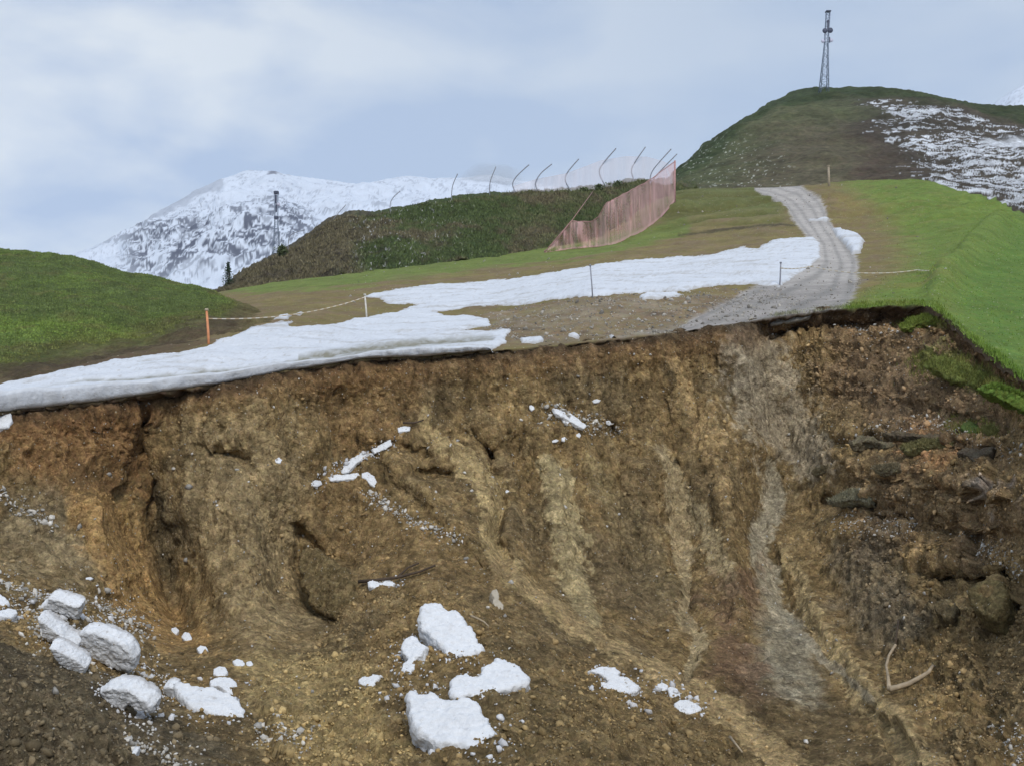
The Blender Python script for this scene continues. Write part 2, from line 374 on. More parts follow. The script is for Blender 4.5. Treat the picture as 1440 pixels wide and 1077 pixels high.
# broken lip: down and back under the turf
lip = []
for dz, dy in ((-.015, -.02), (-.08, -.05), (-.16, .0), (-.22, .5), (-.3, 1.6)):
    if dy > .1: dy = dy*(1-.9*sstep(1280, 1325, PX))
    r = pg[0].copy(); r[:, 2] += dz*(1-.3*sstep(1280, 1325, PX))*np.clip(.75+1.1*noise1(PX/17, 13, 4), .25, 1.6)+(.09*noise1(PX/7, 4, 4) if dz < -.1 else 0); r[:, 1] += dy+.05*noise1(PX/14, 6); lip.append(r)
lipc = np.broadcast_to(lat([.1, .072, .045]), (5, len(PX), 3)).copy()
lipc = lipc*(1+.8*fbm(np.stack([np.broadcast_to(PX/5, (5, len(PX))), np.arange(5)[:, None]+0*PX, 0*PX+np.zeros((5, 1))], -1), 1, 3))[..., None]; lipc[0] = cc[0]*.8; lipc[1] = cc[0]*.3+lipc[1]*.7
ground = grid_mesh('piste_ground', np.concatenate([np.array(lip[::-1]), pg]), M_ground, np.concatenate([lipc[::-1], cc]))
tag(ground, kind='structure')

# ------------------------------------------------------------------ 2 landslide scar
TP = np.array([(-300,640,28.5),(-300,740,27.5),(-300,850,24),(-300,960,20),(-300,1077,17),
 (0,600,34),(0,700,33),(0,790,31),(0,860,27),(0,950,22),(0,1077,18.5),
 (120,600,35.8),(110,700,34.6),(140,790,33.6),(150,850,31.8),(150,950,24.5),(150,1077,19.5),
 (225,600,38),(222,700,37.6),(228,800,36.6),(250,880,33.8),(300,1000,24.5),(300,1077,20.8),
 (340,575,38),(330,640,36.8),(340,720,35.4),(350,800,34.2),(365,900,31),
 (440,570,40),(450,690,39),(430,800,37.5),(440,880,33.5),(500,840,34),(480,960,27.5),(450,1077,22.5),
 (600,560,41.6),(600,650,39.4),(600,750,36.3),(620,850,32),(640,950,26.5),(640,1077,20.8),
 (700,540,42.3),(700,620,41),(700,700,39),(720,800,35.5),(750,900,30),(800,1000,24.8),(850,1077,21.8),
 (820,540,43.2),(820,640,42),(820,740,39.8),(820,830,37),(860,900,33),
 (900,540,44),(900,640,42.4),(900,740,40.2),(910,850,36.4),(920,930,32),
 (960,520,45.4),(960,620,43.6),(960,740,41.3),(960,850,37.3),(970,960,31),(1000,1077,25.5),
 (1040,500,46.6),(1040,600,44.5),(1020,700,41.6),(1025,800,38.6),(1050,900,34.5),(1080,1000,29.5),
 (1100,500,48.6),(1110,600,46.8),(1090,700,43.6),(1090,800,39.9),(1150,900,35),(1220,1000,29.3),(1280,1077,25.2),
 (1160,480,48.6),(1220,480,47),(1180,560,45.5),(1200,640,41.6),(1200,750,38.6),(1250,850,34.6),(1300,950,29.8),(1400,1077,24),
 (1300,460,45),(1300,550,40.8),(1300,640,37.2),(1330,750,34.8),(1400,850,30),(1440,950,26.2),
 (1380,520,38),(1400,580,35.2),(1440,600,32.8),(1440,700,29.8),(1600,800,24),(1700,760,21.8),(1700,900,20.5),(1700,1077,17.5),
 (400,1200,18),(0,1200,16),(800,1200,18),(1200,1200,21),(1700,1200,16),(-300,1200,15)], float)
ed_anchor = [(a, b+8, c-.1) for a, b, c in zip(kx, edge_py, edge_d)]
TP = np.concatenate([TP, np.array(ed_anchor)])
def U(r2): return np.where(r2 > 0, r2*np.log(np.maximum(r2, 1e-12)), 0)
A = TP[:, :2]/500.; n = len(A); r2 = ((A[:, None]-A[None])**2).sum(-1)
Kt = U(r2)+np.eye(n)*.0015; Pm = np.c_[np.ones(n), A]
sol = np.linalg.solve(np.block([[Kt, Pm], [Pm.T, np.zeros((3, 3))]]), np.r_[TP[:, 2], np.zeros(3)])
def tps(X, Y):
    x = X.ravel()/500; y = Y.ravel()/500; o = sol[n]+sol[n+1]*x+sol[n+2]*y
    for k in range(n): o = o+sol[k]*U((x-A[k, 0])**2+(y-A[k, 1])**2)
    return o.reshape(X.shape)
SX = np.concatenate([np.arange(-300, -20, 6.), np.arange(-20, 1460, 1.9), np.arange(1460, 1701, 6.)])
epx, epy = proj(pg[0]); ey = np.interp(SX, epx, epy)
NV = 380
tv = np.linspace(0, 1, NV)**1.0
SXg = np.broadcast_to(SX, (NV, len(SX))); SYg = (ey+1)[None, :]*(1-tv[:, None])+1130*tv[:, None]
D = tps(SXg, SYg)
below = SYg-ey[None, :]
ys = SYg; xs = SXg
# a few carved features: (polyline, half width px, depth m; + = recess)
def carve(pts, wd, amp, soft=1.):
    global D
    amp = amp*1.35
    D += amp*np.exp(-(dseg(xs+12*wob1, ys+10*wob2, pts)/wd)**2*soft)
q0 = np.stack([xs/60., ys/60., xs*0], -1)
wob1 = fbm(q0, 1, 3, off=2); wob2 = fbm(q0, 1, 3, off=55)
carve([(205, 600), (215, 680), (222, 760), (235, 830), (262, 885)], 16, .75)
carve([(185, 640), (165, 720), (190, 790)], 16, .35)
carve([(300, 632), (325, 637), (345, 645)], 8, .6)
carve([(420, 755), (418, 810), (435, 850), (470, 868)], 10, .55)
carve([(415, 740), (450, 775), (490, 795)], 9, .4)
carve([(470, 805), (470, 835)], 26, -.7)
carve([(130, 705), (150, 760), (180, 800)], 30, -.7)
carve([(255, 640), (275, 750), (320, 850)], 16, -.4)
carve([(330, 640), (380, 740), (385, 840)], 22, .35)
carve([(520, 600), (570, 660), (640, 740), (700, 800), (800, 870), (900, 930), (960, 965)], 15, -.45)
carve([(690, 640), (705, 700), (700, 760), (715, 810)], 10, .6)
carve([(655, 610), (690, 640)], 12, .45)
carve([(760, 600), (775, 690), (800, 780), (830, 860)], 14, -.45)
carve([(720, 620), (740, 720), (765, 820)], 16, .4)
carve([(860, 620), (880, 720), (905, 830), (930, 920)], 20, .45)
carve([(935, 560), (950, 640), (960, 720), (965, 820), (975, 900), (962, 950)], 14, .45)
carve([(1000, 560), (1015, 660), (1030, 760), (1040, 860)], 18, -.55)
carve([(1070, 460), (1060, 500), (1075, 560), (1110, 640)], 14, .5)
carve([(1020, 470), (1040, 540)], 22, -.6)
carve([(1085, 650), (1070, 740), (1085, 800), (1110, 860)], 12, .4)
carve([(1150, 850), (1200, 930), (1260, 1010), (1310, 1090)], 20, -.3)
carve([(1120, 790), (1160, 880), (1230, 980)], 16, -.35)
carve([(1085, 474), (1150, 464), (1220, 458), (1300, 454)], 14, .9)
carve([(1170, 560), (1290, 575), (1400, 600)], 22, .55)
carve([(1200, 655), (1300, 665), (1400, 690)], 12, -.35)
carve([(1180, 720), (1300, 740), (1430, 760)], 14, .4)
carve([(1330, 470), (1380, 515), (1440, 560)], 10, .5)
carve([(1180, 622), (1290, 626), (1390, 640)], 9, .5)
carve([(1160, 705), (1225, 708)], 8, .6)
carve([(1290, 800), (1400, 812), (1412, 850)], 7, .5)
carve([(1375, 830)], 26, -.45) if False else None
carve([(1350, 838), (1392, 842)], 22, -.4)
carve([(540, 625), (600, 640)], 10, .4)
carve([(590, 665), (635, 672)], 10, .5)
# undercut right beneath the turf, the wall then steps out
D += (.2+.5*np.abs(wob2))*np.exp(-below/9.)*sstep(1330, 1280, SXg)+.2*np.exp(-below/7.)*sstep(1330, 1280, SXg)
sc = W(xs, ys, D)
Ns = normals(sc); Ns *= -np.sign(Ns[..., 1:2])
steep = sstep(250, 60, below)*(1-sstep(1130, 1230, xs)*.6)    # how wall-like
foot = along(xs, ys, [(-300, 1050), (0, 960), (130, 1010), (300, 1120)], [190, 130, 120, 100])
rough = fbm(sc, (.22, .22, .3), 3, off=1)*.55
flut = fbm(sc, (.9, .9, .16), 4, off=20, ridged=True)*.24*(steep*.7+.3)
flut2 = fbm(sc, (2.6, 2.6, .45), 3, off=27, ridged=True)*.07*(steep*.6+.4)
clod = fbm(sc, 1.0, 5, .58, off=40)
clod2 = fbm(sc, 3.4, 4, .6, off=44)
clodr = fbm(sc, 1.9, 4, .55, off=47, ridged=True)
rubz = np.clip(sstep(-.3, .3, foot)+sstep(1120, 1200, xs-(ys-600)*.35)+sstep(0, 120, (xs-520)*.62+800-ys+0)*0, 0, 1)
lowz = sstep(0, 60, ys-np.interp(xs, [-300, 0, 150, 330, 420, 520, 600, 700, 830, 960, 1060, 1180, 1700], [800, 830, 850, 960, 900, 800, 815, 850, 905, 975, 1040, 1100, 1300]))
rz = np.clip(rubz+lowz, 0, 1)
pits = -np.clip(fbm(sc, (1.7, 1.7, 1.1), 3, .6, off=52)-.16, 0, 1)*1.1-np.clip(fbm(sc, 4.2, 2, .6, off=58)-.2, 0, 1)*.35
strat = fbm(np.stack([sc[..., 0]*.5+sc[..., 2]*.9, sc[..., 1]*.6, sc[..., 2]*3.2-sc[..., 0]*1.2], -1), (1, 1, 1), 4, .6, off=63, ridged=True)
butt = fbm(np.stack([sc[..., 0]*.33, sc[..., 1]*.2, sc[..., 2]*.1], -1), 1, 3, .5, off=90)*1.5*steep*sstep(10, 120, below)
bowl = sstep(1110, 1190, xs-(ys-600)*.2)
ledge = fbm(np.stack([sc[..., 0]*.4, sc[..., 1]*.4, sc[..., 2]*1.5], -1), 1, 4, .6, off=95, ridged=True)*.2*bowl
dsp = butt+ledge+rough*1.0+flut*(1.3+1.1*sstep(170, 20, below)*steep)+flut2*1.0+clod*(.2+.34*rz)+clod2*(.1+.12*rz)+clodr*(.05+.12*rz)+pits*(.5+.4*rz)+strat*(.03+.09*rz+.1*bowl)+fbm(sc, 9, 2, .6, off=50)*.045
tp_ = sstep(4, 34, below); dsp = dsp*(tp_*.8+.2)+(1-tp_)*dsp*.3-.1*(1-tp_)*sstep(1330, 1280, xs)
fac_ = np.clip(-(Ns*sc).sum(-1)/np.linalg.norm(sc, axis=-1)/.55, .3, 1); dsp = dsp*fac_
scd = sc+Ns*dsp[..., None]
# soil colours: soils of different kinds, plus painted shade in the left cleft, as zones with wandering borders
nA = fbm(sc, .3, 4, off=61); nB = fbm(sc, 1.2, 4, off=71); nC = fbm(sc, (1.6, 1.6, .3), 4, off=81); nD = fbm(sc, (5, 5, 2.5), 3, off=91)
base = np.broadcast_to(lat([.165, .115, .052]), sc.shape).copy()
base = col(base, (.11, .08, .04), sstep(-.15, .35, nA+nB*.3))
base = col(base, (.215, .16, .08), sstep(.0, .45, nC)*.6)
def zone(poly, c, amt, soft=22, wob=45, extra=None):
    global base
    m = sstep(-soft, soft, sdf(xs, ys, poly, 1.)+nA*wob*1.3+nB*26+nC*20+nD*12)*amt
    if extra is not None: m = m*extra
    base = col(base, c, m)
def streak(pts, ws, c, amt, wob=.6):
    global base
    m = sstep(-.1, .4, along(xs+16*wob1, ys, pts, ws)+nC*wob*.95+nB*.5+nD*.7-.05)*amt*.88
    base = col(base, c, m)
zone([(0, 590), (200, 570), (240, 640), (200, 720), (120, 700), (0, 680)], (.17, .098, .042), .85)
zone([(430, 520), (560, 520), (560, 640), (470, 640)], (.18, .115, .05), .7)
zone([(240, 590), (420, 570), (440, 700), (430, 900), (330, 920), (260, 800)], (.22, .165, .085), .75)
zone([(0, 660), (90, 700), (160, 820), (120, 840), (0, 800)], (.19, .15, .085), .7)
zone([(100, 690), (190, 690), (210, 800), (330, 930), (240, 900), (130, 820)], (.28, .175, .07), .8, 16)
zone([(205, 640), (245, 640), (265, 860), (230, 850)], (.09, .075, .045), .55, 14)  # shade of the carved cleft, painted into the wall colour
zone([(430, 640), (640, 760), (700, 830), (560, 820), (440, 780)], (.165, .11, .048), .6)
zone([(330, 930), (520, 940), (560, 1077), (600, 1140), (430, 1140), (380, 1000)], (.27, .2, .09), .75, 20)
streak([(590, 590), (640, 640), (690, 690), (690, 750), (720, 810), (800, 870), (900, 930), (1010, 1000), (1110, 1080)], [12, 18, 26, 14, 18, 16, 14, 18, 26], (.36, .27, .13), .95)
streak([(770, 660), (795, 740), (810, 820), (830, 870)], [18, 26, 24, 18], (.33, .265, .14), .9)
streak([(830, 660), (900, 760), (930, 830)], [14, 40, 30], (.16, .13, .065), .5)
streak([(930, 630), (955, 700), (960, 800), (965, 870), (985, 910), (962, 960)], [10, 17, 11, 15, 17, 8], (.44, .35, .2), 1)
streak([(930, 480), (965, 560), (1000, 620), (1020, 700)], [12, 14, 18, 12], (.3, .21, .1), .7)
streak([(1050, 470), (1065, 540), (1100, 600), (1150, 650)], [34, 62, 66, 34], (.235, .2, .14), .8)
streak([(960, 700), (1000, 760), (1030, 830)], [16, 22, 14], (.29, .24, .14), .6)
streak([(1080, 650), (1085, 720), (1065, 780), (1080, 830), (1110, 880)], [12, 16, 16, 18, 10], (.3, .265, .185), .85)
zone([(1050, 870), (1110, 860), (1160, 930), (1140, 970), (1070, 960)], (.22, .2, .145), .7, 24, 40)
streak([(1110, 790), (1130, 850), (1160, 900), (1200, 960), (1250, 1020), (1290, 1090)], [9, 17, 14, 16, 22, 24], (.42, .32, .16), 1)
streak([(1100, 880), (1160, 930), (1210, 960)], [6, 7, 5], (.42, .37, .26), .8)
zone([(1140, 450), (1300, 445), (1440, 560), (1440, 700), (1300, 640), (1170, 560)], (.135, .09, .052), .65, 30)
zone([(1160, 640), (1440, 650), (1440, 780), (1200, 800)], (.155, .105, .06), .5, 30)
zone([(1280, 630), (1380, 640), (1330, 690)], (.23, .13, .06), .7, 14)
zone([(1360, 660), (1440, 660), (1440, 700), (1370, 700)], (.24, .22, .2), .5, 12)
zone([(1160, 760), (1260, 760), (1300, 900), (1180, 880)], (.1, .085, .06), .6, 24)
zone([(1000, 800), (1060, 800), (1060, 980), (990, 960)], (.125, .078, .045), .8, 20)
zone([(840, 640), (930, 640), (940, 900), (880, 900)], (.115, .085, .045), .6, 24)
zone([(-300, 880), (0, 880), (220, 960), (330, 1077), (400, 1150), (-300, 1150)], (.092, .073, .044), .95, 14, 30)
zone([(700, 920), (1100, 1090), (1100, 1150), (640, 1150), (620, 1000)], (.13, .095, .045), .7, 30)
zone([(1280, 450), (1330, 440), (1330, 460), (1290, 464)], (.1, .13, .03), .6, 6, 4)
zone([(1300, 512), (1345, 500), (1390, 525), (1400, 545), (1340, 545)], (.11, .125, .035), .75, 8, 8)
streak([(1100, 770), (1118, 815), (1135, 860), (1165, 905), (1205, 960), (1250, 1015), (1295, 1095)], [7, 15, 16, 13, 18, 24, 30], (.4, .3, .15), 1.15)
streak([(1085, 860), (1130, 900), (1180, 940), (1225, 985)], [4, 6, 7, 5], (.4, .34, .23), .9)
streak([(935, 632), (955, 700), (958, 800), (967, 870), (986, 910), (962, 962)], [7, 12, 9, 13, 13, 7], (.4, .31, .17), .8)
streak([(700, 790), (800, 868), (900, 932), (1010, 1000), (1110, 1085)], [12, 12, 12, 16, 24], (.36, .26, .13), .8)
# dark humus under the turf
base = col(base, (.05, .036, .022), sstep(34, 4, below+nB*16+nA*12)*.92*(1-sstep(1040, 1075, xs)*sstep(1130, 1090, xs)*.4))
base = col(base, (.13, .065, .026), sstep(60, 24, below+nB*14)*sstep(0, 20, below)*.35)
gv = lat([1.9, 1.9, 1.95])*(1+.1*bowl)[..., None]*(1+.34*nB+.5*nD+.25*clod2+.2*clod)[..., None]; base = np.maximum(base*gv, .015); base = base/np.maximum(1, base.max(-1, keepdims=True)/.5)
# carry the surface out of frame, under the valley and up to where the photographer stands
ext = []
last = scd[-1]
for k, (dy, z) in enumerate([(-1.8, -5.8), (-5, -6.0), (-9, -5.2), (-13, -3.4), (-17, -1.9), (-30, -1.0), (-70, 6)]):
    r = last.copy(); r[:, 1] = last[:, 1]+dy*(last[:, 1]/18.); r[:, 0] = last[:, 0]*(1+.12*(k+1)); r[:, 2] = np.minimum(z, -.37*np.maximum(r[:, 1], 0)-.4)+.15*noise1(SX/50, k)
    ext.append(r)
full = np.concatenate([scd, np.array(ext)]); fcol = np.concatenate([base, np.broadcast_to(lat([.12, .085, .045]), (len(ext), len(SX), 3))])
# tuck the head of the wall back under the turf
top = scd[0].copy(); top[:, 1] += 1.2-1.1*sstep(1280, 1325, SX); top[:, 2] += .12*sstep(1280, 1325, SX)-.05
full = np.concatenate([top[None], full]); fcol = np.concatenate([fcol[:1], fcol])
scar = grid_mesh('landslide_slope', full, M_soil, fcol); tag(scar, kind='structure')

# ------------------------------------------------------------------ 3 left mound, bank, hill, mountains
def hillobj(name, pxs, rows, subs, mat, colf, dispf, smooth=4, **k):
    P = loft(pxs, rows, subs, smooth); X, Y = proj(P); nm = normals(P); nm *= np.sign(nm[..., 2:3]+1e-9)
    dd, = (dispf(P, X, Y),); Q = P+nm*dd[..., None]
    o = grid_mesh(name, Q, mat, np.clip(colf(P, X, Y), .01, .9), **k); return o, Q
def mound_disp(P, X, Y): return fbm(P, .16, 3, off=5)*.7+fbm(P, .8, 4, off=8)*.22+fbm(P, 3, 3, .6, off=2)*.1
def mound_col(P, X, Y):
    a = fbm(P, .2, 4, off=12); b = fbm(P, 1.1, 4, off=15); c = np.broadcast_to(lat([.092, .122, .044]), P.shape).copy()
    c = col(c, (.105, .145, .042), sstep(-.1, .4, a+b*.5))
    lobe = sstep(-6, 10, Y-np.interp(X, [-300, 0, 117, 200, 260], [435, 442, 450, 466, 490])+a*10)*sstep(60, 12, Y-np.interp(X, [-300, 0, 117, 200, 260], [435, 442, 450, 466, 490])+a*16)
    c = col(c, (.13, .185, .045), lobe*.8)
    c = col(c, (.13, .115, .055), sstep(.1, .4, fbm(P, .5, 3, off=19)+a*.4)*.45)
    base_y = np.interp(X, [-300, 0, 100, 200, 290, 350], [565, 541, 520, 502, 484, 462])
    dirt = sstep(34, 12, base_y-Y+a*16+b*12)
    c = col(c, (.11, .09, .04), sstep(60, 20, base_y-Y+a*20+b*14)*.7)
    c = col(c, (.1, .072, .048), dirt*.8)
    c = col(c, (.16, .135, .06), sstep(318, 352, X+a*14)*.7)
    return c*(1+.3*b[..., None])
mpx = np.arange(-300, 420, 1.6)
mound, Qm = hillobj('left_hill', mpx, [
 [(-300, 590, 37), (0, 550, 39.3), (150, 524, 41.5), (290, 494, 43.7), (345, 472, 47), (420, 458, 54)],
 [(-300, 520, 43), (0, 505, 44), (150, 487, 46.5), (290, 465, 48.5), (345, 455, 51), (420, 450, 60)],
 [(-300, 432, 52), (0, 440, 53), (117, 448, 53), (200, 456, 54), (290, 445, 56), (345, 442, 60), (420, 448, 66)],
 [(-300, 395, 66), (0, 405, 64), (117, 412, 64), (200, 420, 64), (290, 423, 64), (345, 433, 67), (420, 447, 72)],
 [(-300, 338, 84), (0, 354, 82), (60, 358, 81), (117, 367, 80), (200, 386, 78), (290, 409, 76), (330, 425, 75), (357, 440, 74), (420, 462, 76)],
 [(-300, 350, 100), (0, 368, 98), (117, 382, 96), (200, 402, 94), (290, 428, 92), (345, 450, 90), (420, 470, 90)],
 [(-300, 480, 140), (0, 500, 140), (117, 510, 140), (200, 530, 140), (290, 540, 140), (345, 550, 140), (420, 560, 140)]],
 (30, 50, 60, 60, 14, 6), M_grass, mound_col, mound_disp, 8)
tag(mound, kind='structure')

def bank_disp(P, X, Y):
    m = sstep(420, 500, X)
    return fbm(P, (.1, .1, .16), 4, off=5)*1.1+fbm(P, (.5, .5, .8), 4, off=18)*.5+fbm(P, (1.6, 1.6, 2.4), 3, .6, off=2)*.22
def bank_col(P, X, Y):
    a = fbm(P, .12, 4, off=112); b = fbm(P, .6, 4, off=115); f = fbm(P, (.9, .9, 2.2), 4, off=119); c = np.broadcast_to(lat([.115, .1, .065]), P.shape).copy()
    c = col(c, (.07, .06, .048), sstep(0, .35, a+b*.5)*.8)
    g = sstep(480, 540, X+a*90+b*30)*sstep(-.35, .15, a+b*.6+.12)
    c = col(c, (.062, .088, .034), g*.9)
    c = col(c, (.11, .105, .06), sstep(700, 760, X+a*60+b*40)*sstep(-.2, .3, b)*.6)
    c = col(c, (.045, .038, .03), sstep(.12, .3, f)*sstep(350, 420, X)*sstep(600, 500, X)*.8)
    # pale stones and lingering snow scraps in the scree
    sp = sstep(.30, .42, fbm(P, (2.2, 2.2, 4.0), 3, .6, off=130))*sstep(480, 510, X)*sstep(700, 560, X)
    c = col(c, (.5, .5, .48), sp*.9)
    return c*(1+.25*b[..., None])
bpx = np.arange(300, 980, 1.1)
crest = [(300, 418, 108), (318, 406, 112), (345, 386, 118), (400, 356, 124), (440, 331, 128), (470, 311, 131), (490, 306, 132), (515, 307, 132), (550, 300, 133), (600, 293, 134), (650, 283, 135), (700, 278, 136), (780, 274, 138), (850, 265, 142), (900, 259, 147), (945, 260, 152), (980, 262, 156)]
bank, Qb = hillobj('grassy_bank', bpx, [
 [(a, min(b+80, np.interp(a, [300, 500, 640, 760, 860, 960], [436, 406, 386, 375, 362, 310])), np.interp(a, [300, 500, 640, 760, 860, 980], [104, 108, 112, 116, 122, 142])) for a, b, c in crest],
 [(a, b*.55+.45*min(b+60, np.interp(a, [300, 500, 640, 760, 860, 960], [417, 390, 369, 357, 345, 290])), c*.58+.42*np.interp(a, [300, 500, 640, 760, 860, 980], [102, 104, 109, 115, 122, 142])) for a, b, c in crest],
 crest,
 [(a, b+3, c+14) for a, b, c in crest], [(a, b+4, c+90) for a, b, c in crest], [(a, b+90, c+160) for a, b, c in crest]],
 (60, 60, 8, 12, 6), M_bank, bank_col, bank_disp, 6)
tag(bank, kind='structure')

def hill_disp(P, X, Y):
    snowy = sstep(1180, 1260, X)
    return fbm(P, .03, 4, off=3)*4.5+fbm(P, (.12, .12, .2), 4, off=6)*1.4+fbm(P, (.16, .16, .75), 3, off=9, ridged=True)*.7*snowy
def hill_col(P, X, Y):
    a = fbm(P, .03, 4, off=212); b = fbm(P, .15, 4, off=215); f = fbm(P, (.4, .4, 1.), 3, off=216)
    c = np.broadcast_to(lat([.125, .11, .068]), P.shape).copy()
    g = sstep(30, -40, dseg(X, Y, [(960, 250), (1040, 190), (1110, 150), (1200, 128), (1300, 143)])-38+a*60+b*25)
    c = col(c, (.085, .11, .045), g*.6)
    c = col(c, (.1, .07, .052), sstep(-20, 30, X-1215+a*60)*.7)
    c = col(c, (.05, .07, .028), sstep(14, 3, Y-np.interp(X, [940, 1090, 1180, 1330, 1440, 1700], [262, 140, 125, 145, 160, 190])+b*6)*.9)
    # snow lying on the terracettes
    t = fbm(P, (.07, .07, 1.0), 4, .62, off=220)*.75+fbm(P, (.3, .3, 1.5), 3, .6, off=225)*.4
    zone = sstep(-30, 70, X-np.interp(Y, [120, 150, 200, 250, 300, 340], [1150, 1165, 1215, 1260, 1310, 1380])+a*55+b*25)*sstep(2, 16, Y-np.interp(X, [940, 1090, 1180, 1330, 1440, 1700], [262, 140, 125, 145, 160, 190])+b*6)
    snow = sstep(.44, .52, t*1.1+fbm(P, (.45, .45, 2.2), 3, .65, off=229)*.5+zone*.36-(1-zone)*.5+fbm(P, (.02, .02, .03), 2, off=239)*.35)*zone
    c_dark = zone
    dots = sstep(.38, .46, fbm(P, (.75, .75, 1.2), 2, .6, off=233))*sstep(70, 20, dseg(X, Y, [(1000, 240), (1060, 245)]))
    patch = sstep(-5, 6, sdf(X, Y, [(1375, 198), (1420, 190), (1460, 192), (1500, 215), (1440, 220), (1405, 212)], 1.5)+b*8)
    snow = np.maximum(snow, patch)
    c = c*(1+.3*b[..., None]+.35*f[..., None])
    c = col(c, (.075, .066, .052), c_dark*.75); c = col(c, (.6, .62, .55), dots*.9)
    return col(c, (.66, .69, .74), snow*.93)
hpx = np.concatenate([np.arange(900, 1460, 1.0), np.arange(1460, 1800, 5.)])
ht = [(900, 300, 330), (940, 262, 340), (955, 244, 345), (1000, 201, 360), (1050, 164, 375), (1090, 143, 385), (1140, 130, 392), (1180, 127, 398), (1250, 133, 395), (1330, 146, 385), (1400, 155, 375), (1440, 161, 370), (1800, 200, 340)]
hill, Qh = hillobj('right_hill', hpx, [
 [(900, 340, 215), (940, 290, 220), (1100, 290, 225), (1290, 285, 215), (1440, 335, 190), (1800, 430, 160)],
 [(900, 310, 240), (940, 268, 250), (1100, 262, 262), (1290, 256, 250), (1440, 312, 215), (1800, 400, 180)],
 [(900, 305, 290), (940, 265, 300), (1000, 236, 305), (1090, 208, 315), (1180, 196, 318), (1290, 195, 310), (1440, 230, 290), (1800, 300, 250)],
 ht,
 [(a, b+4, c+40) for a, b, c in ht], [(a, b+110, c+260) for a, b, c in ht]],
 (12, 90, 130, 8, 5), M_hill, hill_col, hill_disp, 7)
tag(hill, kind='structure')

def mt_disp(P, X, Y): return fbm(P, .004, 5, .55, off=3)*55+fbm(P, (.012, .012, .02), 4, .6, off=6, ridged=True)*14
def nn_(X, k): return 3*fbm(np.stack([X*.06, X*0+k, X*0], -1), 1, 3)
def mt_col(P, X, Y):
    a = fbm(P, .004, 4, off=312); b = fbm(P, .02, 4, .6, off=315); s = fbm(P, (.03, .03, .012), 4, .65, off=320); s2 = fbm(P, (.012, .012, .09), 4, .65, off=327)
    c = np.broadcast_to(lat([.66, .72, .82]), P.shape).copy()
    q = P.copy(); q[..., 0] += a*150; q[..., 2] += b*50
    lines_ = fbm(q, (.011, .005, .06), 4, .6, off=340, ridged=True); lin2 = fbm(q, (.05, .015, .016), 3, .6, off=350, ridged=True)
    rocky = sstep(75, 5, dseg(X, Y, [(225, 350), (290, 335), (350, 340), (400, 330)])+a*30)
    r_ = sstep(.66, .72, lines_*.95+rocky*.14+s*.25)*(.35+.65*rocky)
    r2 = sstep(.74, .82, lin2*.95+rocky*.16+b*.3)*rocky
    r3 = sstep(.3, .36, s*.8+s2*.5)*.6
    edge_ = sstep(4.5, 1.5, np.abs(dseg(X, Y, [(150, 346), (210, 313), (270, 275), (310, 256)])+nn_(X, 5)))*.35
    c = col(c, (.09, .1, .14), np.clip(np.maximum.reduce([r_*1.0, r2*.55, r3*.7, edge_]), 0, 1))
    c = col(c, (.1, .1, .14), sstep(9, 3, np.hypot(X-383, (Y-247)*2.6)+b*8)*.8)
    return c
npx = np.arange(-100, 1000, 1.5)
mt = [(-100, 420, 2300), (60, 376, 2350), (95, 362, 2400), (150, 344, 2450), (210, 311, 2500), (270, 273, 2550), (310, 253, 2580), (350, 243, 2600), (385, 243, 2600), (400, 249, 2650), (440, 254, 2750), (500, 262, 2850), (540, 256, 2900), (570, 251, 2900), (640, 254, 2950), (690, 250, 3000), (760, 262, 3000), (860, 300, 3000), (1000, 340, 3000)]
mtn, Qn = hillobj('snowy_mountain', npx, [
 [(-100, 560, 1500), (1000, 560, 1500)],
 [(-100, 500, 1800), (100, 440, 1850), (310, 370, 1950), (385, 350, 1950), (500, 340, 2100), (690, 330, 2200), (1000, 400, 2200)],
 [(a, b, c) for a, b, c in mt], [(a, b+30, c+300) for a, b, c in mt], [(a, b+250, c+900) for a, b, c in mt]],
 (40, 110, 6, 4), M_mount, mt_col, lambda P, X, Y: mt_disp(P, X, Y)*sstep(0, 25, Y-np.interp(X, [m[0] for m in mt], [m[1] for m in mt])+8), 5)
tag(mtn, kind='structure')
ppx = np.arange(1330, 1760, 2.)
pk = [(1330, 230, 2400), (1400, 152, 2400), (1425, 133, 2400), (1440, 124, 2400), (1500, 90, 2450), (1600, 140, 2500), (1760, 200, 2500)]
peak, _ = hillobj('snowy_peak', ppx, [[(1330, 480, 1500), (1760, 480, 1500)], [(1330, 260, 1950), (1500, 220, 1950), (1760, 260, 2000)], pk, [(a, b+200, c+700) for a, b, c in pk]],
 (20, 60, 6), M_mount, mt_col, lambda P, X, Y: mt_disp(P, X, Y)*.3, 2)
tag(peak, kind='structure')
# the valley floor and far ground, one sheet to the horizon
gx = np.linspace(-4200, 4200, 90); gy = np.concatenate([np.linspace(-250, 200, 16), np.linspace(300, 4500, 60)])
GX, GY = np.meshgrid(gx, gy); GP = np.stack([GX, GY, -12-GY*.004+0*GX], -1); GP[..., 2] += fbm(GP, .002, 3)*10-6
vo = grid_mesh('valley_ground', GP, M_hill, np.broadcast_to(lat([.06, .075, .03]), GP.shape)); tag(vo, kind='structure')
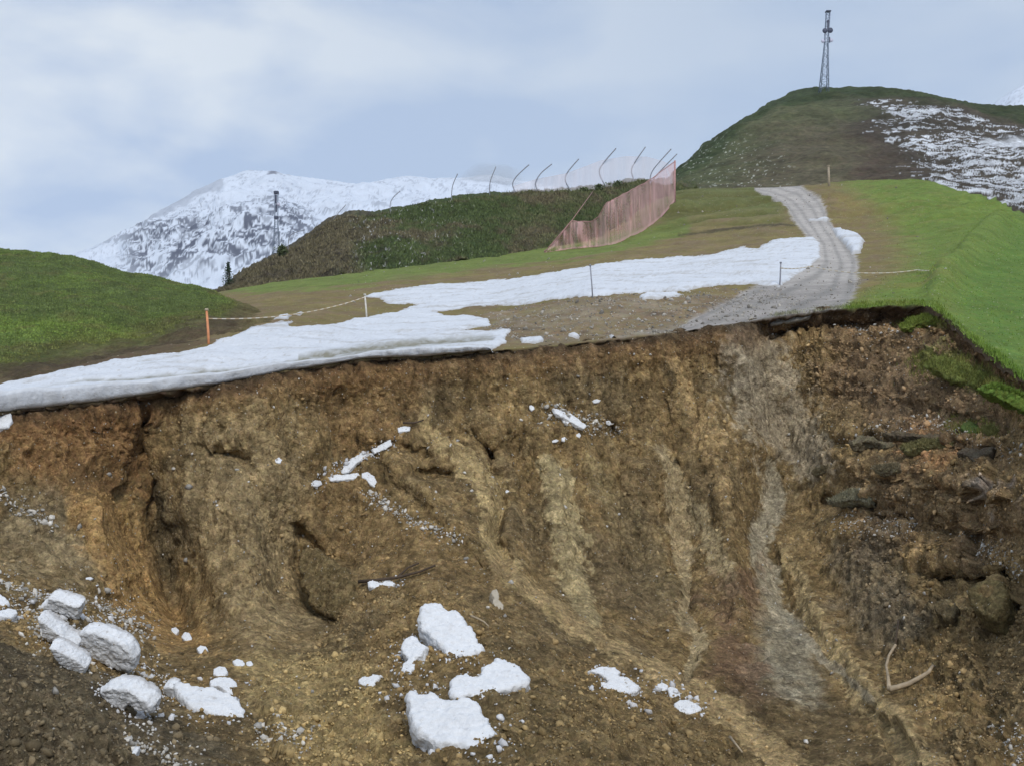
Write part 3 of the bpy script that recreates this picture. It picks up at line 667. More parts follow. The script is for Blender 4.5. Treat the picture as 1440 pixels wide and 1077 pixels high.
# ------------------------------------------------------------------ 4 lying snow on the piste
rag0 = proj(pg[0])
def snow_sheet(name, label, poly, T=.25, lipx=None, lipT=None, wob=5., rise=7., ky=1.6, group='patches of old snow on the piste', dirt=0.):
    ny_, nx_ = pg.shape[:2]
    cols = np.where((PX > min(p[0] for p in poly)-12) & (PX < max(p[0] for p in poly)+12))[0]; c0, c1 = cols[0], cols[-1]+1
    ymin = min(p[1] for p in poly)-8
    rws = np.where((spy[:, c0:c1] > ymin).any(1))[0]; r1 = min(rws[-1]+2, ny_)
    P = pg[:r1, c0:c1]; X = spx[:r1, c0:c1]; Y = spy[:r1, c0:c1]; up_ = np.zeros_like(P); up_[..., 2] = 1
    s = sdf(X, Y, poly, ky); nn1 = fbm(P, (.6, .35, .6), 4, .6, off=404); nn2 = fbm(P, 2.6, 3, .6, off=414)
    s = s+nn1*wob+nn2*wob*.6; stre_ = fbm(P, (.12, .9, .5), 4, .55, off=437)
    h = T*np.clip(s/rise, 0, 1)**.6*(1+.15*nn1)+nn2*.018+.25*T*stre_-.04+np.clip(s, -6, 0)*.05
    cS = np.broadcast_to(lat([.62, .65, .7]), P.shape).copy()
    stre = fbm(P, (.16, 1.1, .5), 4, .6, off=430)
    cS = col(cS, (.4, .385, .36), sstep(.02, .4, stre+.3*nn2)*.6); cS = col(cS, (.33, .3, .26), sstep(.3, .5, fbm(P, 5, 2, off=441)+stre*.3)*.4)
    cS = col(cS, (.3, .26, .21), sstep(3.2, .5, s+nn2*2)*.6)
    if lipx is not None:
        Tl = np.interp(PX[c0:c1], lipx, lipT)*(1+.22*noise1(PX[c0:c1]/60, 5, 4)+.5*sstep(500, 580, PX[c0:c1])*noise1(PX[c0:c1]/30, 8, 4))
        near = np.exp(-(np.arange(r1)/13.)**1.5)[:, None]
        on = sstep(0, 12, s[0])[None, :]
        h = h*(1-near*on)+(np.broadcast_to(Tl[None, :], h.shape)*(1+.05*nn2)-.02)*near*on
    Q = P+up_*h[..., None]
    if lipx is not None:
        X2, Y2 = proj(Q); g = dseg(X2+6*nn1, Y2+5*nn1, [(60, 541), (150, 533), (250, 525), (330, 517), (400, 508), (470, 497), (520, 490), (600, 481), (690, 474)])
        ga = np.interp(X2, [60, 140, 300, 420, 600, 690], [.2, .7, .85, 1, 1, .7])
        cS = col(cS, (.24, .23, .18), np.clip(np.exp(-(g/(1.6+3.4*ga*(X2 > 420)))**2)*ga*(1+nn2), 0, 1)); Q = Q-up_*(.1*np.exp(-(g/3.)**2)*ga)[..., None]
    keep = s > -2.5
    if lipx is not None:
        o = (.2+.3*np.abs(noise1(PX[c0:c1]/70, 9, 4))+.7*sstep(500, 580, PX[c0:c1])*np.abs(noise1(PX[c0:c1]/28, 12, 3)))*on[0]; TT = h[0]
        lr = []
        for fz, fo in ((.92, .8), (.72, 1.05), (.45, 1.1), (.2, 1.0), (.02, .75), (-.04, .1), (-.05, -2.5)):
            r = P[0].copy(); r[:, 1] = gsmooth(r[:, 1], 9); r[:, 2] += np.where(on[0] > .02, TT*fz, -.1); r[:, 1] -= o*fo+.12*fbm(np.stack([PX[c0:c1]/26, PX[c0:c1]*0+fz*2.2, PX[c0:c1]*0+9.], -1), 1, 4)+.1*(fz == .72)+.05*(fz == .2); lr.append(r)
        Q = np.concatenate([np.array(lr[::-1]), Q])
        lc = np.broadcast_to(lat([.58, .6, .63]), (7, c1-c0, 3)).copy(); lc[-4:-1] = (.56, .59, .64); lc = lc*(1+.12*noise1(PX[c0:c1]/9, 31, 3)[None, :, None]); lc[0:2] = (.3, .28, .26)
        cS = np.concatenate([lc, cS]); keep = np.concatenate([np.repeat(keep[:1] & (on > .02), 7, 0), keep])
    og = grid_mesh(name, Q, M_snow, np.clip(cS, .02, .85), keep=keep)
    return tag(og, label, 'snow patch', group)
main_poly = [(-400, 590), (-400, 575), (-100, 552), (0, 541), (100, 521), (200, 503), (260, 493), (281, 489), (297, 484), (316, 477), (343, 467), (360, 460), (385, 455), (412, 453), (406, 460), (418, 459), (441, 459), (468, 455), (493, 451), (520, 444), (560, 438), (596, 428), (545, 427), (530, 420), (511, 419), (523, 413), (564, 406), (614, 400), (681, 396), (741, 390), (794, 379), (848, 371), (898, 365), (960, 360), (1003, 359), (1025, 352), (1043, 347), (1064, 350), (1087, 337), (1120, 335), (1144, 331), (1154, 342), (1154, 362), (1134, 379), (1104, 397), (1097, 404), (1060, 400), (1010, 403), (960, 410), (881, 414), (794, 421), (714, 429), (650, 436), (608, 440), (640, 444), (687, 448), (692, 456), (650, 464), (694, 466), (719, 466), (711, 475), (714, 484), (700, 489), (690, 494), (660, 530), (400, 640), (-400, 700)]
snow_sheet('snow_field', 'long white sheet of old snow across the piste, overhanging the broken edge on the left', main_poly, .17, [-300, 0, 200, 400, 480, 540, 600, 700], [.78, .68, .52, .36, .2, .3, .36, .12], wob=4.2, group=None)
snow_sheet('snow_patch', 'small snow patch right of the overhanging snow at the broken edge', [(729, 477), (745, 474), (766, 474), (764, 481), (752, 484), (733, 483)], .16, wob=2, rise=4)
snow_sheet('snow_patch', 'narrow dirty snow scrap in the mud, second from left along the broken edge', [(797, 472), (808, 470), (818, 472), (814, 476), (798, 475)], .2, wob=1.5, rise=4)
snow_sheet('snow_patch', 'tiny snow scrap in the mud near the middle of the broken edge', [(854, 473), (862, 473), (872, 479), (866, 482)], .14, wob=1, rise=3)
snow_sheet('snow_patch', 'oval snow patch alone on brown ground below the snow sheet', [(899, 419), (912, 414), (940, 411), (962, 413), (952, 419), (925, 423), (904, 423)], .22, wob=2, rise=6)
snow_sheet('snow_patch', 'small snow bar lying across the upper gravel track', [(1135, 307), (1150, 308), (1160, 303), (1167, 306), (1163, 312), (1150, 311), (1138, 311)], .25, wob=2, rise=4)
snow_sheet('snow_patch', 'ragged snow patch along the right verge of the gravel track', [(1169, 321), (1182, 322), (1194, 328), (1207, 330), (1216, 339), (1211, 356), (1198, 358), (1187, 344), (1176, 333)], .35, wob=3, rise=5)
snow_sheet('snow_patch', 'larger of two snow scraps by the tape at the end of the mound', [(384, 452), (393, 445), (412, 444), (404, 449)], .2, wob=1.2, rise=4)
snow_sheet('snow_patch', 'smaller of two snow scraps by the tape at the end of the mound', [(415, 444), (422, 440), (428, 440), (422, 445)], .2, wob=1, rise=3)

# ------------------------------------------------------------------ 5 stakes, tape, net, masts
G = pg
def g_at(px, py, S=None): return Vector(hit(pg if S is None else S, px, py)[0])
def stake(name, label, foot, top_px, mat, r, cat, group, S=None, cap=None, lift=0.):
    b = g_at(foot[0], foot[1], S); d = b.y
    t = Vector(W(top_px[0], top_px[1], d)); b = b-Vector((0, 0, .3)); e_ = empty(name, b)
    m = MB(); m.tube([Vector((0, 0, 0)), (t-b)*.5+Vector((.012, 0, 0)), t-b], [r, r*.95, r*.85], 8); m.build('shaft', mat, e_, True)
    m = MB(); m.tube([t-b-Vector((0, 0, .03)), t-b+Vector((0, 0, .05))], [r*1.5, r*1.3], 8); m.build('cap', cap or mat, e_, True)
    tag(e_, label, cat, group); return b, t
gS = 'stakes holding the barrier tape'
_, t1 = stake('stake', 'orange painted stake at the foot of the green mound, left end of the tape', (293.5, 484), (290.5, 436), M_orange, .055, 'stake', gS, cap=M_wood)
_, t2 = stake('stake', 'pale thin stake in the dirt gap between the two arms of snow', (516, 447), (513, 415), M_pale, .05, 'stake', gS)
stake('stake', 'grey thin stake standing in the middle of the snow sheet', (834, 419), (830, 374), M_post, .035, 'stake', gS)
_, t4 = stake('stake', 'grey short stake at the right end of the snow sheet', (1096, 402), (1098, 370), M_post, .045, 'stake', gS)
def tape(label, pts, r, c1, c2, n, sag=.0):
    P3 = []
    for i in range(len(pts)-1):
        a, b = Vector(pts[i]), Vector(pts[i+1])
        for k in range(n): 
            t = k/n; q = a.lerp(b, t); q.z -= sag*4*t*(1-t); P3.append(q)
    P3.append(Vector(pts[-1])); V, F = [], []
    cols = []
    base_ = P3[0].copy(); mb = MB(); 
    for i in range(len(P3)-1): mb.tube([P3[i]-base_, P3[i+1]-base_], r, 5); cols += [c1 if i % 2 else c2]*10
    o = raw_mesh('barrier_tape', mb.V, mb.F, M_tape, None, False, np.array(cols), base_)
    tag(o, label, 'barrier tape', 'striped barrier tapes'); return o
M_tape = earth('tape_plastic', (4,), .1, 0, rough=.5)
tape('white and yellow striped tape sagging from the orange stake to the pale stake', [t1-Vector((-.05, 0, .35)), t2-Vector((0, 0, .12))], .022, (.66, .6, .5), (.45, .33, .2), 44, .35)
pr = [g_at(1097, 402)+Vector((0, 0, .95)), g_at(1140, 388)+Vector((0, 0, .55)), g_at(1209, 392)+Vector((0, 0, .3)), g_at(1290, 383)+Vector((0, 0, .12)), g_at(1330, 380)+Vector((0, 0, .08))]
tape('pale striped tape running low across the gravel track and the meadow', pr, .03, (.6, .58, .52), (.5, .42, .3), 16, .08)
stake('wooden_post', 'lone wooden post on the meadow crest before the right hill', (1165, 262), (1165, 234), M_wood, .16, 'post', None, cap=M_wood)

# red safety net
nb = [(765, 356), (785, 353), (808, 350), (835, 348), (862, 345), (880, 337), (905, 325), (925, 311), (940, 294), (949, 283)]
ntp = [(766, 354), (785, 336), (804, 311), (815, 312), (832, 312), (843, 304), (852, 285), (864, 281), (880, 272), (897, 262), (912, 255), (930, 240), (949, 228)]
def M_net_(name, c, fac):
    m, n, l, b = mat_new(name, .8, .1); b.inputs['Base Color'].default_value = c+(1,)
    out = [x for x in n if x.type == 'OUTPUT_MATERIAL'][0]; tr = nn(n, 'ShaderNodeBsdfTransparent'); mixs = nn(n, 'ShaderNodeMixShader')
    at = nn(n, 'ShaderNodeAttribute', attribute_name='dens'); q = nn(n, 'ShaderNodeMath', operation='MULTIPLY'); q.inputs[1].default_value = fac; l.new(at.outputs['Fac'], q.inputs[0])
    l.new(q.outputs[0], mixs.inputs[0]); l.new(tr.outputs[0], mixs.inputs[1]); l.new(b.outputs[0], mixs.inputs[2]); l.new(mixs.outputs[0], out.inputs[0]); return m
M_net = M_net_('red_netting', (.86, .52, .54), .5); M_net2 = M_net_('white_netting', (.7, .66, .72), .5)
M_rope = plain('net_rope', (.42, .24, .23), .8)
dnet = [float(g_at(a, b).y) for a, b in nb]
ux = np.linspace(765, 949, 260); byy = np.interp(ux, [p[0] for p in nb], [p[1] for p in nb]); tyy = np.interp(ux, [p[0] for p in ntp], [p[1] for p in ntp]); dd = gsmooth(np.interp(ux, [p[0] for p in nb], dnet), 12)
vv = np.linspace(0, 1, 26)[:, None]
fold = noise1(ux/9, 44, 3)[None, :]*2.2*np.sin(np.pi*np.clip(vv, .05, 1))+.35*noise1(ux/2.5, 49, 2)[None, :]*np.sin(np.pi*vv)
sagn = noise1(ux/11, 54, 2)*2.5
NP = W(np.broadcast_to(ux, (26, 260))+fold*.9, byy+(tyy+sagn*(byy-tyy)/60-byy)*vv, dd[None, :]+fold-1.2*vv*0)
orig = NP[0, 0].copy(); netr = empty('safety_net', orig); tag(netr, 'red safety net hanging in folds along the upper edge of the piste', 'safety net')
dens = np.clip(.7+.75*fbm(np.stack([ux[None]/7.+vv*1.2+.5*noise1(ux/15, 3)[None, :], vv*1.4+0*ux[None], 0*vv+0*ux[None]], -1), 1, 4, .6)+.35*(vv > .96)+.35*(vv < .05)+.2*sstep(850, 940, ux)[None, :], .15, 1.4)
grid_mesh('netting', NP-orig, M_net, parent=netr, attrs={'dens': dens})
m = MB(); m.tube([Vector(p-orig) for p in NP[-1][::6]], .05, 5); m.build('top_rope', M_rope, netr, True)
m = MB(); m.tube([Vector(p-orig) for p in NP[0][::6]], .045, 5); m.build('bottom_rope', M_rope, netr, True)
m = MB(); pe = NP[0, -1]; m.tube([Vector(pe-orig)-Vector((0, 0, .6)), Vector(NP[-1, -1]-orig)+Vector((0, 0, .1))], .11, 8); m.build('end_pole', M_rope, netr, True)
m = MB(); m.tube([Vector(NP[-1, 55]-orig), Vector(W(835, 268, 140)-orig)], .035, 5); m.tube([Vector(NP[0, 0]-orig), Vector(NP[-1, 55]-orig)], .04, 5); m.build('stay_rope', M_rope, netr, True)
# curved net posts along the crest
cposts = [([(405, 348), (407, 334), (414, 328), (428, 324)], .06, 'low bent net post near the distant mast, leftmost of the row'),
 ([(469, 309), (477, 299), (486, 289)], .05, 'leaning net post on the brown shoulder of the bank'),
 ([(549, 300), (549, 286), (554, 277), (562, 270)], .06, 'hooked net post where the bank turns from brown to green'),
 ([(635, 287), (636, 264), (643, 246)], .07, 'faint net post before the snowy ridge, left of the mist'),
 ([(689, 281), (689, 258), (697, 236)], .07, 'faint net post standing in the mist patch, nearly upright'),
 ([(730, 279), (721, 262), (726, 249), (743, 233)], .085, 'curved net post just right of the mist patch'),
 ([(761, 277), (753, 260), (760, 245), (775, 232)], .085, 'curved net post, second right of the mist patch'),
 ([(805, 273), (795, 255), (798, 243), (813, 225)], .09, 'curved net post left of the shrub clump on the crest'),
 ([(853, 266), (843, 245), (847, 232), (865.5, 210)], .095, 'tall curved net post above the shrub clump on the crest'),
 ([(895, 262), (888, 243), (892, 230), (907, 208)], .095, 'tallest curved net post, first left of the crowded pair'),
 ([(914, 258), (918, 240), (943, 211)], .095, 'longest leaning net post of the crowded group at the red net'),
 ([(913, 262), (923, 247), (951, 218)], .095, 'leaning net post nearest the tall pink end pole')]
tips = []
for pts, r, lab in cposts:
    bx, by = pts[0]; d = float(np.interp(bx, [c[0] for c in crest], [c[2] for c in crest]))+(0 if bx < 900 else -3)
    cr_ = float(np.interp(bx, [c[0] for c in crest], [c[1] for c in crest]))
    P3 = [Vector(W(a, b, d)) for a, b in [(bx+1, by+7)]+pts]
    fine = []
    for i in range(len(P3)-1):
        p0 = P3[max(i-1, 0)]; p1 = P3[i]; p2 = P3[i+1]; p3 = P3[min(i+2, len(P3)-1)]
        for k in range(5):
            t = k/5; fine.append(.5*((2*p1)+(p2-p0)*t+(2*p0-5*p1+4*p2-p3)*t*t+(3*p1-p0-3*p2+p3)*t**3))
    fine.append(P3[-1]); b0 = fine[0]; e_ = empty('net_post', b0); tag(e_, lab, 'net post', 'curved posts of the safety net along the crest')
    m = MB(); m.tube([p-b0 for p in fine], r*.78, 7); m.build('curved_tube', M_post, e_, True)
    m = MB(); m.tube([fine[-1]-b0, fine[-1]-b0+(fine[-1]-fine[-2]).normalized()*.1], r*.9, 7); m.build('end_cap', M_post, e_, True)
    tips.append((pts, d))
# thin pale net strung on the posts
ux = np.linspace(722, 946, 150); ty = np.interp(ux, [722, 755, 797, 845, 880, 910, 930, 946], [262, 252, 244, 226, 220, 221, 226, 234]); by_ = np.interp(ux, [722, 800, 860, 900, 946], [281, 277, 270, 265, 262])
dd = np.interp(ux, [c[0] for c in crest], [c[2] for c in crest])+.4; vv = np.linspace(0, 1, 10)[:, None]
NP2 = W(np.broadcast_to(ux, (10, 150)), by_+(ty-by_)*vv, dd+.5*noise1(ux/12, 3)[None, :]*np.sin(np.pi*vv)); o2 = NP2[0, 0].copy()
n2 = grid_mesh('pale_net', NP2-o2, M_net2, attrs={'dens': np.clip(.8+.5*noise1(ux/9, 71)[None, :]+vv*.2, .2, 1.4)}); n2.location = o2
tag(n2, 'thin pale see-through net strung between the curved posts on the crest', 'safety net')

def lattice(m, base, top, wb, wt, n, rl, rb, axis_lean=Vector((0, 0, 0))):
    cs = [(-1, -1), (1, -1), (1, 1), (-1, 1)]; H = top-base
    def pt(i, t): 
        wv = wb+(wt-wb)*t; return Vector((cs[i][0]*wv/2, cs[i][1]*wv/2, base+H*t))+axis_lean*(base+H*t)
    return pt
def lattice_tower(name, label, px, pybase, pytop, d, wbot, wmid, fmid, lean, r, antennas, matm, nseg, cat='tower', sink=1.):
    b = Vector(W(px, pybase, d)); Htot = (pybase-pytop)/FPX*d; t = empty(name, b); tag(t, label, cat)
    ln = Vector((lean, 0, 0)); cs = [(-1, -1), (1, -1), (1, 1), (-1, 1)]; Hm = Htot*fmid
    def wd(h): return wbot+(wmid-wbot)*min(1, h/Hm)
    def pt(i, h): return Vector((cs[i][0]*wd(h)/2, cs[i][1]*wd(h)/2, h))+ln*h
    for i in range(4):
        m = MB(); m.tube([pt(i, -sink), pt(i, Hm), pt(i, Htot*.97)], r, 6); m.build('leg', matm, t, True)
    m = MB(); hs = [Hm*(1-(1-k/nseg)**.9) for k in range(nseg+1)]
    for k in range(nseg):
        for i in range(4):
            j = (i+1) % 4; a, c = hs[k], hs[k+1]
            m.tube([pt(i, a), pt(j, c)] if (k+i) % 2 else [pt(j, a), pt(i, c)], r*.5, 4); m.tube([pt(i, c), pt(j, c)], r*.45, 4)
    h = Hm
    while h < Htot*.93:
        for i in range(4): m.tube([pt(i, h), pt((i+1) % 4, h+Htot*.05)], r*.45, 4)
        h += Htot*.05
    m.build('bracing', matm, t, True)
    for kind, fx, fh, s in antennas:
        c = ln*(fh*Htot)+Vector((fx, -wmid*.6, fh*Htot)); m = MB()
        if kind == 'dish':
            m.tube([c+Vector((0, .3*s, 0)), c+Vector((0, .1*s, 0)), c, c-Vector((0, .12*s, 0))], [.2*s, .7*s, s, .96*s], 14); m.tube([c, ln*(fh*Htot)+Vector((0, 0, fh*Htot))], .12, 5); m.build('dish_antenna', M_dark if s > .8 else M_white, t, True)
        elif kind == 'panel': m.box(c, (.18*s, .1*s, s)); m.build('panel_antenna', M_dark, t)
        elif kind == 'plat':
            m.box(ln*(fh*Htot)+Vector((0, 0, fh*Htot)), (s, s, .18)); m.build('platform', M_dark, t)
    return t
tdist = 396
lattice_tower('transmitter_tower', 'tall steel lattice transmitter tower with dish antennas on top of the right hill', 1158.5, 127, 15, tdist, 2.8, 1.2, .58, .055, .15,
 [('dish', -.95, .735, .95), ('dish', .95, .74, 1.), ('dish', -1.5, .605, .7), ('dish', 1.45, .615, .7), ('plat', 0, .985, .9), ('plat', 0, .86, .62), ('panel', 0, .8, 1.4), ('panel', .1, .83, 1.2), ('panel', .9, .62, 1.)], M_steel, 9, sink=2)
lattice_tower('lift_mast', 'slim grey lattice mast behind the bank in front of the snowy mountain', 388.5, 362, 270, 150, 1., .42, .5, -.0, .045, [('plat', 0, .985, .3), ('dish', .36, .8, .25), ('panel', 0, .88, .6), ('panel', .05, .74, .5), ('plat', 0, .6, .26)], M_steel, 8, cat='mast', sink=2.5)

M_leafc = earth('foliage', (3,), .2, 0)
# ------------------------------------------------------------------ 6 tree and shrubs (trunk + crown of many small leaf faces)
def leafy(name, label, px, py, d, h, wd_, nl, leaf, cat, group=None, conical=False, c=(.1, .125, .06), matl=None, sink=.3):
    b = Vector(W(px, py, d)); t = empty(name, b); tag(t, label, cat, group); m = MB()
    hh = h*(.95 if conical else .6); m.tube([Vector((0, 0, -sink)), Vector((.03*h, 0, hh*.5)), Vector((0, 0, hh))], [h*.035, h*.025, h*.008], 6)
    nl_ = []
    for k in range(9):
        a = random.uniform(0, 6.28); z = h*random.uniform(.15, .8); ln_ = wd_*.5*(1-.7*z/h if conical else .9)
        q = Vector((math.cos(a)*ln_, math.sin(a)*ln_, z+(-.02 if conical else .2)*h)); m.tube([Vector((0, 0, z*.8)), q], [h*.012, h*.004], 4); nl_.append(q)
    m.build('trunk', M_bark, t, True)
    V, F, cl = [], [], []
    for k in range(nl):
        z = h*(random.random()**.8 if conical else random.uniform(.05, 1)); rad = wd_*.5*((1-z/h)**.8+.06 if conical else math.sqrt(max(0, 1-(2*z/h-1)**2))*1.0)
        a = random.uniform(0, 6.28); lob = .6+.4*math.sin(a*3+z*5/h)+.2*math.sin(a*7+z*13/h); rr = rad*random.uniform(.35, 1)*max(.3, lob); p = Vector((math.cos(a)*rr, math.sin(a)*rr, z))
        n0 = len(V); 
        for q in range(3): V.append(p+Vector((random.gauss(0, leaf), random.gauss(0, leaf), random.gauss(0, leaf))))
        F.append((n0, n0+1, n0+2)); f = random.uniform(.6, 1.5); cl += [tuple(x*f for x in c)]*3
    raw_mesh('crown', V, F, matl or M_leafc, t, False, np.array(cl)); return t
leafy('small_tree', 'small bushy conifer at the left end of the bank before the snowy mountain', 321, 408, 116, 2.9, 2.0, 900, .07, 'tree', None, True, (.04, .065, .04))
for i, (a, b, h, wv, lab) in enumerate([(822, 271, .7, 2.2, 'low pale shrub left of the tall curved posts on the crest'), (842, 267, .8, 1.8, 'round shrub at the foot of the tall curved post on the crest'), (868, 264, .9, 3.2, 'broadest shrub on the crest behind the red net'), (600, 297, 1.2, 3.4, 'flat scrubby bush on the crest left of the mist'), (396, 359, 1.2, 1.8, 'small bush beside the foot of the slim mast')]):
    leafy('shrub', lab, a, b+2, float(np.interp(a, [c[0] for c in crest], [c[2] for c in crest]))-1, h, wv, 500, .1, 'shrub', 'shrubs along the crest of the bank')

# ------------------------------------------------------------------ 7 fallen snow blocks, turf slabs, branches
Yc, = (proj(scd)[1],)
def s_at(px, py): 
    q, k, c = hit(scd, px, py); return q, k, c
def terr_n(px, py, r=26):
    a = s_at(px-r, py)[0]; b = s_at(px+r, py)[0]; c = s_at(px, py-r)[0]; d = s_at(px, py+r)[0]
    n = np.cross(b-a, c-d); n /= np.linalg.norm(n); return n*(1 if n[1] < 0 else -1)
def densify(poly, step):
    out = []
    for i in range(len(poly)):
        a = np.array(poly[i], float); b = np.array(poly[(i+1) % len(poly)], float); n = max(1, int(np.hypot(*(b-a))/step))
        for k in range(n): out.append(a+(b-a)*k/n)
    return out
deps = None
def slab(name, label, poly, thick, mat, colr, cat, group, tilt=.45, vox=None, amp=.06, raise_=.55, dirt=.25, dirtc=(.2, .15, .1), seed=0):
    """a block traced from its outline in the photograph, given real size, tilt and thickness, lying on the slope"""
    poly = np.array(poly, float); cpx = .5*(poly[:, 0].min()+poly[:, 0].max()); cpy = .5*(poly[:, 1].min()+poly[:, 1].max())
    c0 = s_at(cpx, cpy+.25*(poly[:, 1].max()-poly[:, 1].min()))[0]; c0 = s_at(cpx, cpy)[0]*.5+c0*.5*1.0
    c0 = s_at(cpx, cpy)[0]
    sm_ = np.array([s_at(cpx+(p[0]-cpx)*f, cpy+(p[1]-cpy)*f)[0] for p in poly for f in (1, .5)]); c0 = sm_.mean(0)
    ev_ = np.linalg.svd(sm_-c0)[2][2]; tn_ = terr_n(cpx, cpy, 40); nf = ev_*(-np.sign(ev_[1])); nf = nf if nf@tn_ > .75 else tn_
    n = nf*(1-tilt*.55)+np.array([0, -.62, .78])*tilt*.55; n /= np.linalg.norm(n)
    vw = -c0/np.linalg.norm(c0)
    while n@vw < .6: n = n+vw*.1; n /= np.linalg.norm(n)
    res = (sm_-c0)@n; o = c0+n*(thick*raise_+np.percentile(res, 80)*.9)
    pts = []
    for p in densify(poly, 3.0):
        r = W(p[0], p[1], 1.0); t = np.dot(o, n)/np.dot(r, n); pts.append(r*t)
    pts = np.array(pts)
    gd = np.array([s_at(*proj(p))[0] for p in pts[::3]]); ex = np.linalg.norm(pts[::3], axis=1)-np.linalg.norm(gd, axis=1)
    cin = pts.mean(0); ip = np.concatenate([cin+(pts[::4]-cin)*f for f in (.25, .5, .75)]); gi = np.array([s_at(*proj(p))[0] for p in ip]); exi = np.linalg.norm(ip, axis=1)-np.linalg.norm(gi, axis=1)
    sh = max(-.3, float(np.percentile(ex, 85))+.06*thick, float(np.percentile(exi, 96))+.12*thick); pts = pts*(1-sh/np.linalg.norm(pts.mean(0))); thick = thick+max(0, min(.5, float(np.percentile(-ex, 50))+sh)*.35); m = len(pts)
    cen = pts.mean(0); inn = cen+(pts-cen)*.93
    V = [*(inn+n*thick*.02), *(pts-n*thick*.12), *(pts-n*thick*.75), *(cen+(pts-cen)*.8-n*thick*1.15)]
    F = [tuple(range(m))]+[(k*m+i, k*m+(i+1) % m, (k+1)*m+(i+1) % m, (k+1)*m+i)[::-1] for k in range(3) for i in range(m)]+[tuple(range(3*m, 4*m))[::-1]]
    base_ = cen-n*thick*1.15; me = bpy.data.meshes.new(name); me.from_pydata([tuple(v-base_) for v in V], [], F); me.update()
    ob = bpy.data.objects.new(name, me); COL.objects.link(ob)
    size = np.ptp(pts, axis=0).max()
    md = ob.modifiers.new('r', 'REMESH'); md.mode = 'VOXEL'; md.voxel_size = vox or max(.022, min(.05, size/45))
    sm = ob.modifiers.new('s', 'SMOOTH'); sm.factor = .5; sm.iterations = 1
    dg = bpy.context.evaluated_depsgraph_get(); ev = ob.evaluated_get(dg); me2 = bpy.data.meshes.new_from_object(ev)
    ob.modifiers.clear(); ob.data = me2; bpy.data.meshes.remove(me)
    N_ = len(me2.vertices); co = np.zeros(N_*3, np.float32); me2.vertices.foreach_get('co', co); co = co.reshape(-1, 3).astype(float)
    no = np.zeros(N_*3, np.float32); me2.vertices.foreach_get('normal', no); no = no.reshape(-1, 3)
    wp = co+base_; s_ = 1/max(.12, size*.28)
    dsp_ = fbm(wp, s_, 3, off=seed)*amp*size*.5+fbm(wp, 3.2*s_, 5, .68, off=seed+9)*amp*size*.8+np.minimum(0, fbm(wp, 1.5*s_, 3, .6, off=seed+3, ridged=True)-.1)*amp*size*.5
    co2 = co+no*dsp_[:, None]; me2.vertices.foreach_set('co', co2.astype(np.float32).ravel())
    hgt = (co@n); lo, hi = hgt.min(), hgt.max(); tt = (hgt-lo)/(hi-lo+1e-6)
    nz = fbm(wp, 2.2*s_, 4, .6, off=seed+31); nz_ = fbm(wp, 6*s_, 3, off=seed+35)
    dm = np.clip(sstep(.45, .05, tt+nz*.35)+sstep(.28, .5, nz+nz_*.4), 0, 1)*dirt
    cl = np.array(colr)[None]*(1-dm[:, None])+np.array(dirtc)[None]*dm[:, None]; cl *= (1+.08*nz_)[:, None]
    ca = me2.color_attributes.new('Col', 'FLOAT_COLOR', 'POINT'); c4 = np.ones((N_, 4), np.float32); c4[:, :3] = np.clip(cl, .01, .84); ca.data.foreach_set('color', c4.ravel())
    me2.polygons.foreach_set('use_smooth', np.ones(len(me2.polygons), bool)); me2.materials.clear(); me2.materials.append(mat); me2.update(); me2.name = name
    ob.location = base_; tag(ob, label, cat, group)
    if name == 'turf_slab' and colr[1] > .17:
        up_i = np.where((no@n > .35) & (no[:, 2] > .1))[0]; kk = 1500; ii = rng.choice(up_i, kk); b = co2[ii]; h = rng.uniform(.05, .16, kk); a_ = rng.uniform(0, 6.28, kk); dx = np.stack([np.cos(a_), np.sin(a_), 0*a_], -1)*.014
        ln = np.stack([rng.normal(0, .5, kk)*h, -np.abs(rng.normal(0, .5, kk))*h, h*.9], -1); V2 = np.stack([b-dx, b+dx, b+ln], 1).reshape(-1, 3); cg = np.repeat(np.clip(np.array(colr)*rng.uniform(.7, 1.7, (kk, 1)), .01, .4), 3, 0)
        go = tri_mesh('grass_blades', V2, np.arange(3*kk).reshape(kk, 3), M_leafc, cg); go.parent = ob; go['kind'] = 'stuff'
    return ob
def ZB(p): return [(400+a/3.6, 780+b/3.6) for a, b in p]
def ZA(p): return [(a/3.6, 780+b/3.6) for a, b in p]
def ZC(p): return [(780+a/3.89, 800+b/3.89) for a, b in p]
def ZM(p): return [(480+a/2.992, 540+b/2.992) for a, b in p]
def ZR(p): return [(960+a/2.992, 540+b/2.992) for a, b in p]
def ZT(p): return [(960+a/2.992, 230+b/2.992) for a, b in p]
SN = (.72, .74, .77); SG = 'fallen snow blocks on the slide debris'
def sb(lab, poly, th, **k):
    k.setdefault('dirt', .45)
    th *= .7
    k.setdefault('seed', len(lab)*3.1); return slab('snow_block', lab, poly, th, M_snow, k.pop('c', SN), 'snow block', SG, **k)
sb('large rounded white snow slab, uppermost of the big blocks below the cliff', ZB([(690, 245), (740, 230), (790, 242), (820, 268), (860, 272), (910, 310), (930, 350), (965, 385), (987, 425), (975, 455), (1000, 445), (1022, 462), (1012, 485), (985, 490), (950, 520), (900, 512), (870, 522), (845, 550), (808, 545), (805, 525), (850, 515), (815, 490), (805, 465), (770, 440), (720, 390), (685, 350), (683, 290)]), .55, dirt=.2)
